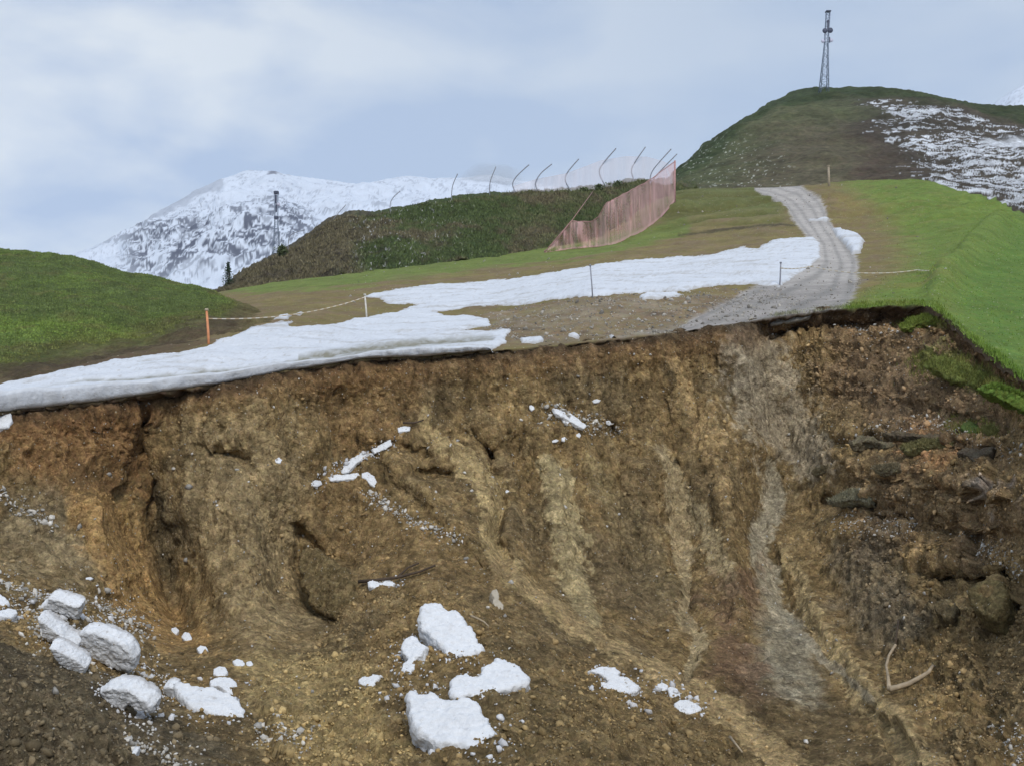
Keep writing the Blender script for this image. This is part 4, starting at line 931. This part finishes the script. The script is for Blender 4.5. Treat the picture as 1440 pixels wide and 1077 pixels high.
sb('long two-lobed snow slab, between the round slab and the wedge slab', ZB([(1070, 515), (1120, 525), (1160, 540), (1210, 570), (1247, 610), (1240, 640), (1190, 658), (1140, 680), (1085, 680), (1085, 705), (1115, 722), (1090, 742), (1040, 738), (990, 718), (930, 705), (880, 715), (840, 700), (830, 680), (838, 640), (860, 608), (920, 588), (940, 615), (985, 612), (1000, 560), (1050, 548)]), .45, dirt=.25)
sb('largest wedge-shaped snow slab with a thick broken front edge, lowest of all', ZB([(608, 700), (620, 680), (645, 678), (680, 695), (722, 700), (740, 685), (765, 692), (800, 718), (870, 728), (920, 707), (955, 720), (990, 750), (1005, 790), (1030, 815), (1050, 860), (1083, 910), (1080, 950), (1052, 1018), (1000, 1005), (940, 978), (870, 955), (790, 962), (740, 940), (690, 900), (640, 850), (625, 780)]), .75, dirt=.2)
sb('mushroom-shaped snow chunk left of the round slab', ZB([(640, 398), (670, 412), (682, 440), (722, 462), (705, 490), (690, 510), (662, 515), (660, 560), (640, 602), (610, 604), (588, 585), (600, 550), (628, 522), (600, 495), (590, 465), (605, 430)]), .3, dirt=.4)
sb('tiny triangular snow chip beside the round slab', ZB([(697, 405), (738, 430), (715, 442), (685, 432)]), .14)
sb('small knobbly snow lump alone left of the big slabs', ZB([(372, 630), (395, 612), (430, 615), (450, 600), (480, 605), (478, 625), (460, 635), (465, 655), (430, 665), (395, 658), (375, 650)]), .2)
sb('small dirty snow lump by the dark stick', ZB([(420, 135), (450, 125), (485, 140), (530, 122), (562, 140), (548, 155), (500, 155), (460, 165), (425, 160)]), .2, dirt=.5)
sb('grey clod with old snow, upright beside the ochre stream line', ZB([(1052, 175), (1075, 170), (1088, 200), (1085, 225), (1110, 250), (1112, 275), (1095, 290), (1070, 275), (1055, 235), (1062, 215), (1048, 195)]), .25, c=(.45, .4, .32), dirt=.5)
sb('angular snow block near the left picture edge among pebbles', ZA([(240, 220), (290, 225), (330, 245), (405, 262), (400, 290), (385, 335), (340, 320), (290, 292), (235, 300), (205, 298), (200, 262), (235, 250)]), .35)
sb('curved snow rib sloping down left of the biggest left block', ZA([(185, 318), (215, 335), (245, 360), (300, 402), (330, 430), (390, 460), (392, 480), (370, 492), (320, 470), (270, 440), (240, 440), (212, 420), (205, 375)]), .3)
sb('biggest snow block of the left debris heap, box-like', ZA([(400, 400), (430, 388), (480, 390), (560, 425), (640, 468), (665, 500), (680, 530), (668, 590), (615, 592), (540, 560), (490, 550), (440, 515), (395, 512), (398, 480), (405, 440)]), .4, dirt=.45)
sb('pointed snow block below the curved rib', ZA([(245, 468), (280, 475), (330, 502), (390, 535), (437, 575), (425, 605), (380, 592), (335, 580), (295, 552), (270, 515)]), .3)
sb('long low snow block with a dark hollow, front of the left heap', ZA([(500, 690), (540, 672), (600, 680), (645, 682), (695, 715), (740, 740), (772, 772), (765, 808), (735, 800), (690, 788), (655, 755), (620, 785), (570, 765), (530, 740), (505, 715)]), .4)
sb('large flat tapering snow slab right of the left heap', ZA([(862, 638), (920, 642), (1000, 660), (1060, 665), (1130, 682), (1190, 715), (1225, 750), (1242, 785), (1235, 828), (1170, 830), (1110, 825), (1060, 795), (1000, 778), (960, 765), (930, 730), (890, 690)]), .5, dirt=.45)
sb('small round snowball sitting above the flat tapering slab', ZA([(1080, 575), (1110, 560), (1140, 565), (1156, 590), (1140, 612), (1100, 615), (1078, 600)]), .3)
sb('rounded snow block behind the flat tapering slab', ZA([(1060, 635), (1100, 615), (1170, 618), (1200, 640), (1205, 680), (1180, 712), (1140, 690), (1110, 665), (1062, 662)]), .4)
sb('snow block cut by the left picture edge, lower one', ZA([(-60, 290), (0, 280), (40, 268), (85, 275), (92, 292), (60, 318), (10, 312), (-60, 320)]), .35)
sb('grey-white block cut by the left picture edge, upper one', ZA([(-60, 180), (0, 195), (30, 215), (48, 240), (30, 262), (0, 275), (-60, 270)]), .35, dirt=.5)
sb('angular snow lump above the round pebbles on the ochre foot of the wall', ZA([(915, 412), (935, 388), (958, 390), (972, 420), (965, 440), (935, 435)]), .2)
sb('egg-shaped snow lump on the ochre foot of the wall', ZA([(993, 470), (1015, 455), (1045, 462), (1055, 480), (1040, 500), (1012, 500)]), .2)
sb('left one of two small lumps above the round snowball', ZA([(1175, 535), (1200, 522), (1230, 532), (1242, 550), (1225, 567), (1190, 558)]), .18)
sb('right one of two small lumps above the round snowball', ZA([(1245, 540), (1270, 532), (1282, 548), (1270, 565), (1248, 562)]), .15)
sb('small snow lump at the left tip of the flat tapering slab', ZA([(825, 672), (850, 665), (885, 678), (892, 705), (882, 730), (850, 718), (828, 695)]), .2, dirt=.4)
sb('small snow crumb at the head of the ochre gully on the left', ZA([(865, 370), (890, 362), (908, 380), (895, 398), (870, 390)]), .14, dirt=.4)
sb('flat snow chip stuck on the ochre wall at left', ZA([(435, 112), (462, 108), (475, 118), (455, 126), (435, 122)]), .1)
sb('small dirty snow lump at the bottom left near the frame', ZA([(625, 1045), (645, 1025), (660, 1005), (685, 1010), (682, 1045), (665, 1068), (640, 1066)]), .2, dirt=.3)
sb('flat dirt-streaked snow plate with brown hollows, right of the big slabs', ZC([(180, 552), (225, 535), (270, 528), (330, 532), (362, 560), (345, 580), (380, 580), (440, 612), (478, 640), (455, 668), (410, 688), (360, 672), (300, 660), (235, 645), (205, 605), (260, 620), (300, 610), (250, 570)]), .3, dirt=.85, dirtc=(.22, .16, .09))
sb('small snow lump starting the chain at the ochre stream', ZC([(560, 625), (590, 618), (622, 632), (615, 658), (580, 665), (562, 648)]), .2)
sb('upright snow lump in the middle of the chain at the ochre stream', ZC([(615, 645), (640, 638), (672, 652), (690, 685), (682, 710), (655, 712), (630, 690)]), .22)
sb('ring-like dirty snow lump ending the chain at the ochre stream', ZC([(655, 730), (685, 708), (730, 712), (780, 735), (805, 760), (785, 785), (740, 790), (680, 780), (655, 755)]), .25, dirt=.6, dirtc=(.25, .22, .18))
sb('slanting snow bar, upper piece of the snow stick on the wall', ZM([(128, 272), (170, 250), (208, 230), (216, 255), (180, 275), (140, 292)]), .2)
sb('long thin snow bar, lower piece of the snow stick on the wall', ZM([(-5, 365), (25, 325), (70, 295), (108, 272), (130, 290), (100, 308), (65, 330), (30, 368), (5, 375)]), .2)
sb('flat snow strip leading to the hooked piece on the wall', ZM([(-60, 390), (-30, 378), (20, 380), (70, 370), (82, 385), (50, 398), (0, 402), (-45, 405)]), .18)
sb('hooked snow piece at the right end of the flat strip', ZM([(84, 372), (110, 366), (138, 385), (150, 412), (140, 434), (118, 420), (105, 400), (86, 392)]), .18)
sb('small snow ball at the left end of the flat strip', ZM([(-128, 418), (-110, 402), (-85, 405), (-78, 422), (-100, 432), (-122, 430)]), .15)
sb('snow chip beside the short black stick on the wall', ZM([(236, 182), (262, 175), (292, 178), (288, 194), (262, 198), (240, 200)]), .14)
sb('diagonal snow streak high on the middle wall', ZM([(888, 98), (915, 106), (955, 116), (990, 138), (1035, 175), (1022, 186), (985, 170), (945, 145), (905, 122)]), .14)
sb('short white chip below the diagonal snow streak', ZM([(928, 150), (945, 147), (962, 158), (950, 168), (932, 160)]), .1)
sb('white chip left of the diagonal snow streak', ZM([(790, 88), (808, 86), (815, 104), (800, 112), (792, 102)]), .1)
sb('flat snow chip right of the diagonal snow streak', ZM([(1052, 68), (1075, 62), (1092, 66), (1085, 78), (1062, 82)]), .1)
sb('white crumb beneath the flat chip, in a scatter of pebbles', ZM([(1112, 155), (1128, 152), (1140, 165), (1128, 175), (1114, 168)]), .1)
sb('lower left white crumb beneath the diagonal streak', ZM([(886, 236), (905, 230), (918, 236), (905, 244), (890, 244)]), .08)
sb('lower middle white crumb beneath the diagonal streak', ZM([(928, 224), (942, 220), (952, 232), (942, 242), (930, 238)]), .1)
sb('lower right white crumb beneath the diagonal streak', ZM([(990, 208), (1002, 203), (1010, 215), (1004, 226), (992, 222)]), .1)
sb('lone white ball beside the deep ochre groove', ZM([(690, 446), (700, 440), (710, 450), (702, 460), (691, 457)]), .1)
sb('small white chip on the grey-green wall under the snow lip', [(386, 646), (392, 642), (397, 646), (394, 651), (388, 650)], .1)
sb('dirty ice lump at the top left corner of the wall', [(-6, 584), (3, 576), (15, 579), (17, 590), (12, 600), (-4, 602)], .35, dirt=.6)
# slumped turf and soil slabs on the right
TG = 'torn turf slabs on the slumped right side'
def tf(lab, poly, th, c=(.09, .085, .04), **k): 
    c = tuple(x*1.6 for x in c); th *= .75
    k.setdefault('dirtc', (.09, .065, .04)); k.setdefault('dirt', .8); k.setdefault('seed', len(lab)*2.3); k.setdefault('amp', .1); return slab('turf_slab', lab, poly, th, M_turf, c, 'turf slab', TG, **k)
tf('green turf strip slipped just under the corner of the broken edge', ZT([(908, 680), (950, 655), (1010, 640), (1070, 628), (1110, 648), (1090, 662), (1050, 660), (1000, 672), (960, 690), (920, 692)]), .22, (.11, .14, .03), dirt=.5)
tf('upper wide grassy turf raft hanging on the right slope', ZT([(1015, 845), (1060, 815), (1120, 815), (1190, 840), (1230, 870), (1290, 885), (1300, 920), (1260, 945), (1190, 915), (1120, 905), (1080, 880), (1040, 865)]), .3, (.11, .125, .035), dirt=.45)
tf('lower green turf raft reaching the right picture edge', ZT([(1270, 945), (1320, 930), (1380, 955), (1440, 975), (1500, 1010), (1500, 1060), (1440, 1040), (1380, 1015), (1320, 985)]), .3, (.1, .15, .03), dirt=.4)
tf('grey flat slab jutting out over a black hollow', ZR([(605, 492), (640, 470), (690, 445), (740, 440), (788, 442), (792, 498), (760, 490), (700, 484), (650, 496)]), .3, (.17, .16, .11), dirt=.4, tilt=.7)
tf('arched dark turf slab, left end of the fallen turf heap', ZR([(700, 238), (740, 218), (790, 215), (830, 235), (880, 240), (930, 232), (900, 252), (860, 262), (820, 245), (770, 236), (720, 252)]), .25, (.1, .085, .055), tilt=.6)
tf('long olive turf slab in the middle of the fallen turf heap', ZR([(910, 262), (960, 245), (1020, 234), (1090, 238), (1145, 245), (1130, 256), (1060, 255), (1000, 266), (940, 276)]), .25, (.14, .13, .06), dirt=.5, tilt=.6)
tf('long thin dark slab above the olive turf slab', ZR([(830, 202), (900, 196), (1000, 205), (1100, 210), (1145, 222), (1130, 236), (1050, 226), (960, 220), (870, 214)]), .2, (.075, .06, .04), tilt=.6)
tf('short grey-brown slab below the fallen turf heap', ZR([(795, 352), (840, 342), (905, 338), (915, 350), (870, 362), (820, 368)]), .2, (.15, .13, .085), tilt=.6)
tf('small tilted soil slab left of the short grey-brown slab', ZR([(540, 372), (575, 355), (610, 344), (615, 356), (585, 372), (555, 384)]), .2, (.14, .12, .075), tilt=.6)
tf('dark curled turf slab at the right end of the fallen turf heap', ZR([(1150, 285), (1190, 262), (1250, 270), (1310, 258), (1300, 285), (1260, 298), (1225, 330), (1200, 300)]), .25, (.085, .07, .05), tilt=.6)
tf('mossy green tuft on top of the fallen turf heap', ZR([(1165, 180), (1180, 158), (1210, 152), (1240, 168), (1262, 190), (1240, 205), (1195, 205)]), .3, (.06, .085, .025), dirt=.4, tilt=.6)
tf('olive turf piece beside the mossy tuft', ZR([(1262, 178), (1300, 176), (1325, 195), (1310, 215), (1280, 218), (1255, 200)]), .22, (.11, .115, .045), dirt=.4, tilt=.6)
RG = 'large soil boulders in the slide'
def rk(lab, poly, th, c, **k): k.setdefault('seed', len(lab)*1.7); k.setdefault('dirt', .5); k.setdefault('dirtc', (.09, .065, .035)); return slab('soil_boulder', lab, poly, th, M_soil, c, 'boulder', RG, **k)
rk('olive-brown rounded soil boulder on the lower right debris', ZR([(1195, 880), (1225, 830), (1290, 815), (1350, 825), (1365, 880), (1350, 945), (1310, 975), (1260, 970), (1220, 940)]), .7, (.24, .19, .09), amp=.07)
rk('rounded soil boulder left of the olive-brown one', ZR([(1055, 920), (1090, 898), (1140, 905), (1165, 945), (1140, 985), (1095, 980), (1062, 955)]), .5, (.2, .155, .085), amp=.07)
rk('big overhanging soil block beside the dark hollow in the left wall', [(424, 768), (450, 772), (475, 795), (492, 812), (500, 838), (490, 862), (462, 866), (438, 850), (425, 820), (420, 795)], .8, (.25, .185, .09), amp=.1)
slab('track_edge_slab', 'upper grey slab of broken track surface hanging at the edge of the gravel', ZT([(372, 652), (420, 634), (500, 622), (560, 606), (575, 618), (520, 636), (450, 648), (385, 664)]), .16, M_stone, (.3, .29, .28), 'broken slab', 'broken slabs of track surface', dirt=.5)
slab('track_edge_slab', 'lower grey slab of broken track surface just above the dark hollow', ZT([(362, 668), (420, 656), (500, 640), (548, 632), (540, 648), (470, 664), (400, 676), (370, 680)]), .16, M_stone, (.24, .23, .21), 'broken slab', 'broken slabs of track surface', dirt=.6)
# branches
def branch(lab, pts, r, mat, extra=None, name='branch', lift=.2):
    P3 = [Vector(s_at(a, b)[0])+Vector((0, -.06, lift)) for a, b in pts]; b0 = P3[0].copy(); n = len(P3); e_ = empty(name, b0); tag(e_, lab, 'branch')
    m = MB(); m.tube([p-b0 for p in P3], [r*(1-.5*i/(n-1)) for i in range(n)], 7); m.build('limb', mat, e_, True)
    if extra:
        Q3 = [Vector(s_at(a, b)[0])+Vector((0, -.06, lift)) for a, b in extra]; m = MB(); m.tube([p-b0 for p in Q3], [r*.8]+[r*.5]*(len(Q3)-1), 6); m.build('twig', mat, e_, True)
M_log = plain('bleached_wood', (.36, .29, .2), .8)
branch('pale bleached forked branch lying on the lower right debris', [(1249.5, 978), (1262, 975), (1278, 970), (1294, 961), (1304, 954), (1311, 945)], .085, M_log, [(1249.5, 978), (1247, 960), (1246, 945), (1250, 930), (1258, 915)])
branch('thin dark branch lying level among stones above the round snow slab', [(505, 826), (530, 824), (560, 820), (590, 812), (613, 803)], .06, M_bark, [(560, 820), (575, 806), (590, 800)])
branch('short black stick poking from the wall beside a snow chip', [(568, 602), (582, 602), (596, 598)], .05, M_bark)
branch('short pale twig right of the round snow slab', [(663, 875), (674, 880), (682, 884), (688, 890)], .035, M_log)
branch('pale twig at the bottom of the ochre stream', [(1026, 1046), (1034, 1056), (1044, 1068)], .04, M_log)
branch('dark root hanging over the lower right debris', [(1262, 880), (1260, 900), (1256, 925)], .03, M_bark)

# ------------------------------------------------------------------ 8 countless small things
ico_v = []; ph = (1+5**.5)/2
for a in (-1, 1):
    for b in (-ph, ph): ico_v += [(0, a, b), (a, b, 0), (b, 0, a)]
ico_v = np.array(ico_v, float); ico_v /= np.linalg.norm(ico_v[0])
import itertools
ed = min(np.linalg.norm(ico_v[0]-v) for v in ico_v[1:]); ico_f = []
for i, j, k in itertools.combinations(range(12), 3):
    if all(abs(np.linalg.norm(ico_v[p]-ico_v[q])-ed) < 1e-3 for p, q in ((i, j), (j, k), (i, k))):
        n_ = np.cross(ico_v[j]-ico_v[i], ico_v[k]-ico_v[i]); ico_f.append((i, j, k) if np.dot(n_, ico_v[i]) > 0 else (i, k, j))
ico_f = np.array(ico_f)
def scatter_rocks(name, label, P0, sizes, colors, kind='stuff', cat='rubble', flat=.7, mat=None):
    n = len(P0); V = np.repeat(ico_v[None], n, 0)*(1+rng.uniform(-.5, .4, (n, 12, 1)))
    q = rng.normal(size=(n, 4)); q /= np.linalg.norm(q, axis=1)[:, None]; w_, x, y, z = q.T
    Rm = np.stack([1-2*(y*y+z*z), 2*(x*y-z*w_), 2*(x*z+y*w_), 2*(x*y+z*w_), 1-2*(x*x+z*z), 2*(y*z-x*w_), 2*(x*z-y*w_), 2*(y*z+x*w_), 1-2*(x*x+y*y)], -1).reshape(n, 3, 3)
    sc_ = np.stack([np.ones(n), rng.uniform(.6, 1, n), rng.uniform(.4, .8, n)], -1); V = V*sc_[:, None]; V = np.einsum('nij,nkj->nki', Rm, V)*sizes[:, None, None]+P0[:, None]
    F = (ico_f[None]+np.arange(n)[:, None, None]*12).reshape(-1, 3); c = np.repeat(colors, 12, 0)
    o = tri_mesh(name, V.reshape(-1, 3), F, mat or M_stone, np.clip(c, .01, .8)); tag(o, label, cat, None, kind); return o
def pick(n, maskf):
    vis = (SXg > -60) & (SXg < 1500) & (below > 12)
    wgt = (maskf*vis).ravel(); wgt = wgt/wgt.sum(); return rng.choice(len(wgt), n, p=wgt)
fl = scd.reshape(-1, 3); bl = base.reshape(-1, 3); area = (D**2)
cl_n = np.clip(fbm(sc, .5, 3, off=501)+.25, 0, 1)
id_ = pick(16000, (rz*.9+.06)*(cl_n+.08)*area); sz = .026*(rng.pareto(2.6, len(id_))+1); sz = np.minimum(sz, .13)
scatter_rocks('loose_clods', 'brown clods of loose soil strewn over the slide debris', fl[id_]+[0, -.01, .01], sz, bl[id_]*rng.uniform(.6, 1.35, (len(id_), 1)), mat=M_stone)
def near(polys, w): return np.exp(-np.minimum.reduce([(dseg(xs, ys, p)/w_)**2 for p, w_ in polys]))
lines = [([(520, 700), (580, 735), (640, 755)], 8), ([(150, 850), (205, 885)], 14), ([(180, 945), (235, 965)], 14), ([(140, 950), (170, 965)], 10), ([(60, 870), (130, 895)], 16), ([(20, 850), (60, 868)], 12), ([(0, 820), (60, 850), (110, 850)], 14), ([(0, 690), (70, 735)], 8), ([(370, 1030), (420, 1050)], 16), ([(200, 1040), (260, 1075)], 20), ([(1180, 620), (1320, 600), (1440, 640)], 9), ([(1190, 740), (1290, 755)], 12), ([(1370, 760), (1430, 800)], 14), ([(1420, 1040), (1430, 1077)], 20), ([(770, 590), (870, 605)], 10), ([(1100, 470), (1290, 480)], 6), ([(60, 880), (130, 900)], 20)]
id_ = pick(4800, (near(lines, 1)+.008+.012*sstep(1120, 1200, xs))*area); sz = np.minimum(.025*(rng.pareto(2.6, len(id_))+1), .12)*np.where(fl[id_][:, 0] > 4, .7, 1); g_ = rng.uniform(.25, .66, (len(id_), 1))
scatter_rocks('pale_pebbles', 'pale pebbles and snow crumbs scattered in clusters over the slide', fl[id_]+[0, -.015, .015], sz, np.concatenate([g_, g_*.96, g_*.88], 1), cat='pebbles')
clus = [([(150, 870), (60, 850), (110, 900)], 22), ([(180, 930), (250, 980), (330, 990)], 22), ([(150, 975), (215, 1000)], 20), ([(0, 860), (60, 850)], 12), ([(590, 900), (640, 930), (700, 960)], 20), ([(580, 970), (690, 1055)], 34), ([(560, 925), (600, 945)], 14), ([(850, 955), (905, 975)], 20), ([(930, 965), (985, 998)], 14), ([(440, 680), (550, 625)], 9), ([(525, 822), (560, 818)], 8)]
id_ = pick(1500, near(clus, 1)*area); sz = np.minimum(.022*(rng.pareto(2.2, len(id_))+1), .12); g_ = rng.uniform(.5, .76, (len(id_), 1))
scatter_rocks('snow_crumbs', 'white crumbs of broken snow strewn around the fallen snow blocks', fl[id_]+[0, -.02, .02], sz, np.concatenate([g_, g_*1.01, g_*1.04], 1), cat='snow crumbs', mat=M_snow)
# stones along the muddy broken edge of the piste
gm_ = (mudm*.6+gravm*.5*(1-road_m)+.02+.06*road_m)*(np.abs(spx-900) < 420); wv = (gm_*pg[..., 1]**2*.02).ravel()*(spy.ravel() < 480); wv /= wv.sum(); id_ = rng.choice(len(wv), 3000, p=wv)
g_ = rng.uniform(.14, .42, (3000, 1)); scatter_rocks('gravel', 'grey gravel and mud lumps on the piste along the broken edge', pg.reshape(-1, 3)[id_]+[0, 0, .01], np.minimum(.03*(rng.pareto(2.6, 3000)+1), .14), np.concatenate([g_, g_*.93, g_*.82], 1), cat='gravel')
# grass
def grass(name, label, P, Cc, wgt, n, hgt, wd_, tint=(1., 1.05, .8)):
    wv = wgt.ravel().astype(float); wv /= wv.sum(); id_ = rng.choice(len(wv), n, p=wv); b = P.reshape(-1, 3)[id_]+rng.normal(0, .07, (n, 3))*[1, 1, 0]
    h = hgt*rng.uniform(.5, 1.3, n); a = rng.uniform(0, 6.28, n); dx = np.stack([np.cos(a), np.sin(a), 0*a], -1)*wd_; lean = np.stack([rng.normal(0, .4, n)*h, rng.normal(0, .4, n)*h, h], -1)
    V = np.stack([b-dx-[0, 0, .03], b+dx-[0, 0, .03], b+lean], 1).reshape(-1, 3); F = np.arange(3*n).reshape(n, 3)
    c = Cc.reshape(-1, 3)[id_]*rng.uniform(.75, 1.45, (n, 1))*np.array(tint); o = tri_mesh(name, V, F, M_leafc, np.clip(np.repeat(c, 3, 0), .01, .4)); tag(o, label, 'grass', None, 'stuff'); return o
Xm, Ym = proj(Qm); vism = (Xm > -30) & (np.arange(Qm.shape[0])[:, None] < 206)
mcol = mound_col(Qm, Xm, Ym)
grass('grass', 'short green grass covering the left mound', Qm, mcol, vism*Qm[..., 1]**.6*(mcol[..., 1] > mcol[..., 0]*1.05), 80000, .06, .04, (1.3, 1.3, 1.2))
vg = (spx > 1120) & (spx < 1520) & (spy > 250) & (spy < 560) & (gm > .3)
grass('grass', 'bright green meadow grass right of the gravel track', pg, cc, vg*pg[..., 1]**1.5, 30000, .04, .03, (1.3, 1.3, 1.2))
ve = (np.arange(pg.shape[0])[:, None] < 7) & (spx > 1090) & (spx < 1520)
grass('grass', 'grass fringe hanging over the broken edge on the right', pg, cc, ve*(.15+np.clip(noise1(PX/12, 77, 3), 0, 1))[None, :], 4000, .12, .02)
gz = np.exp(-(dseg(xs, ys, [(1268, 458), (1300, 450), (1330, 456)])/7)**2)+np.exp(-(dseg(xs, ys, [(1300, 520), (1345, 515), (1400, 545), (1440, 565)])/14)**2)+.5*np.exp(-(dseg(xs, ys, [(1340, 600), (1400, 610)])/10)**2)
grass('grass', 'torn grass tufts clinging to the slumped soil on the right', scd, np.broadcast_to(lat([.13, .13, .045]), scd.shape), gz*(below > 4), 5000, .16, .018)
Xb, Yb = proj(Qb); bcol = bank_col(Qb, Xb, Yb)
grass('grass', 'rough grass tussocks over the bank behind the piste', Qb, bcol, (np.arange(Qb.shape[0])[:, None] < 126)*Qb[..., 1]**2*(Xb > 300), 45000, .28, .08, (1.3, 1.3, 1.2))

# ------------------------------------------------------------------ 9 air
m = bpy.data.materials.new('haze_air'); m.use_nodes = True; nt_ = m.node_tree; nt_.nodes.clear(); o_ = nn(nt_.nodes, 'ShaderNodeOutputMaterial'); v_ = nn(nt_.nodes, 'ShaderNodeVolumePrincipled')
v_.inputs['Color'].default_value = (.8, .88, 1, 1); v_.inputs['Density'].default_value = .9e-4; v_.inputs['Anisotropy'].default_value = .2; nt_.links.new(v_.outputs[0], o_.inputs['Volume'])
m_ = MB(); m_.box((0, 2150, 520), (4300, 2450, 700)); hz = m_.build('haze', m); tag(hz, kind='stuff')

m = bpy.data.materials.new('mist_air'); m.use_nodes = True; nt_ = m.node_tree; nt_.nodes.clear(); o_ = nn(nt_.nodes, 'ShaderNodeOutputMaterial'); v_ = nn(nt_.nodes, 'ShaderNodeVolumePrincipled')
v_.inputs['Color'].default_value = (.93, .96, 1, 1); v_.inputs['Density'].default_value = .0045; nt_.links.new(v_.outputs[0], o_.inputs['Volume'])
import bmesh
for k, (px_, py_, d_, rx, rz) in enumerate([(692, 254, 2760, 82, 40)]):
    bm = bmesh.new(); bmesh.ops.create_icosphere(bm, subdivisions=4, radius=1); P_ = np.array([v.co[:] for v in bm.verts]); f_ = 1+.28*fbm(P_, 1.3, 3, off=k*9.)
    for v, g_ in zip(bm.verts, f_): v.co = Vector((v.co.x*rx*g_, v.co.y*60*g_, v.co.z*rz*g_))
    me = bpy.data.meshes.new('mist'); bm.to_mesh(me); bm.free(); me.materials.append(m); o = bpy.data.objects.new('mist', me); COL.objects.link(o); o.location = W(px_, py_, d_); tag(o, kind='stuff')
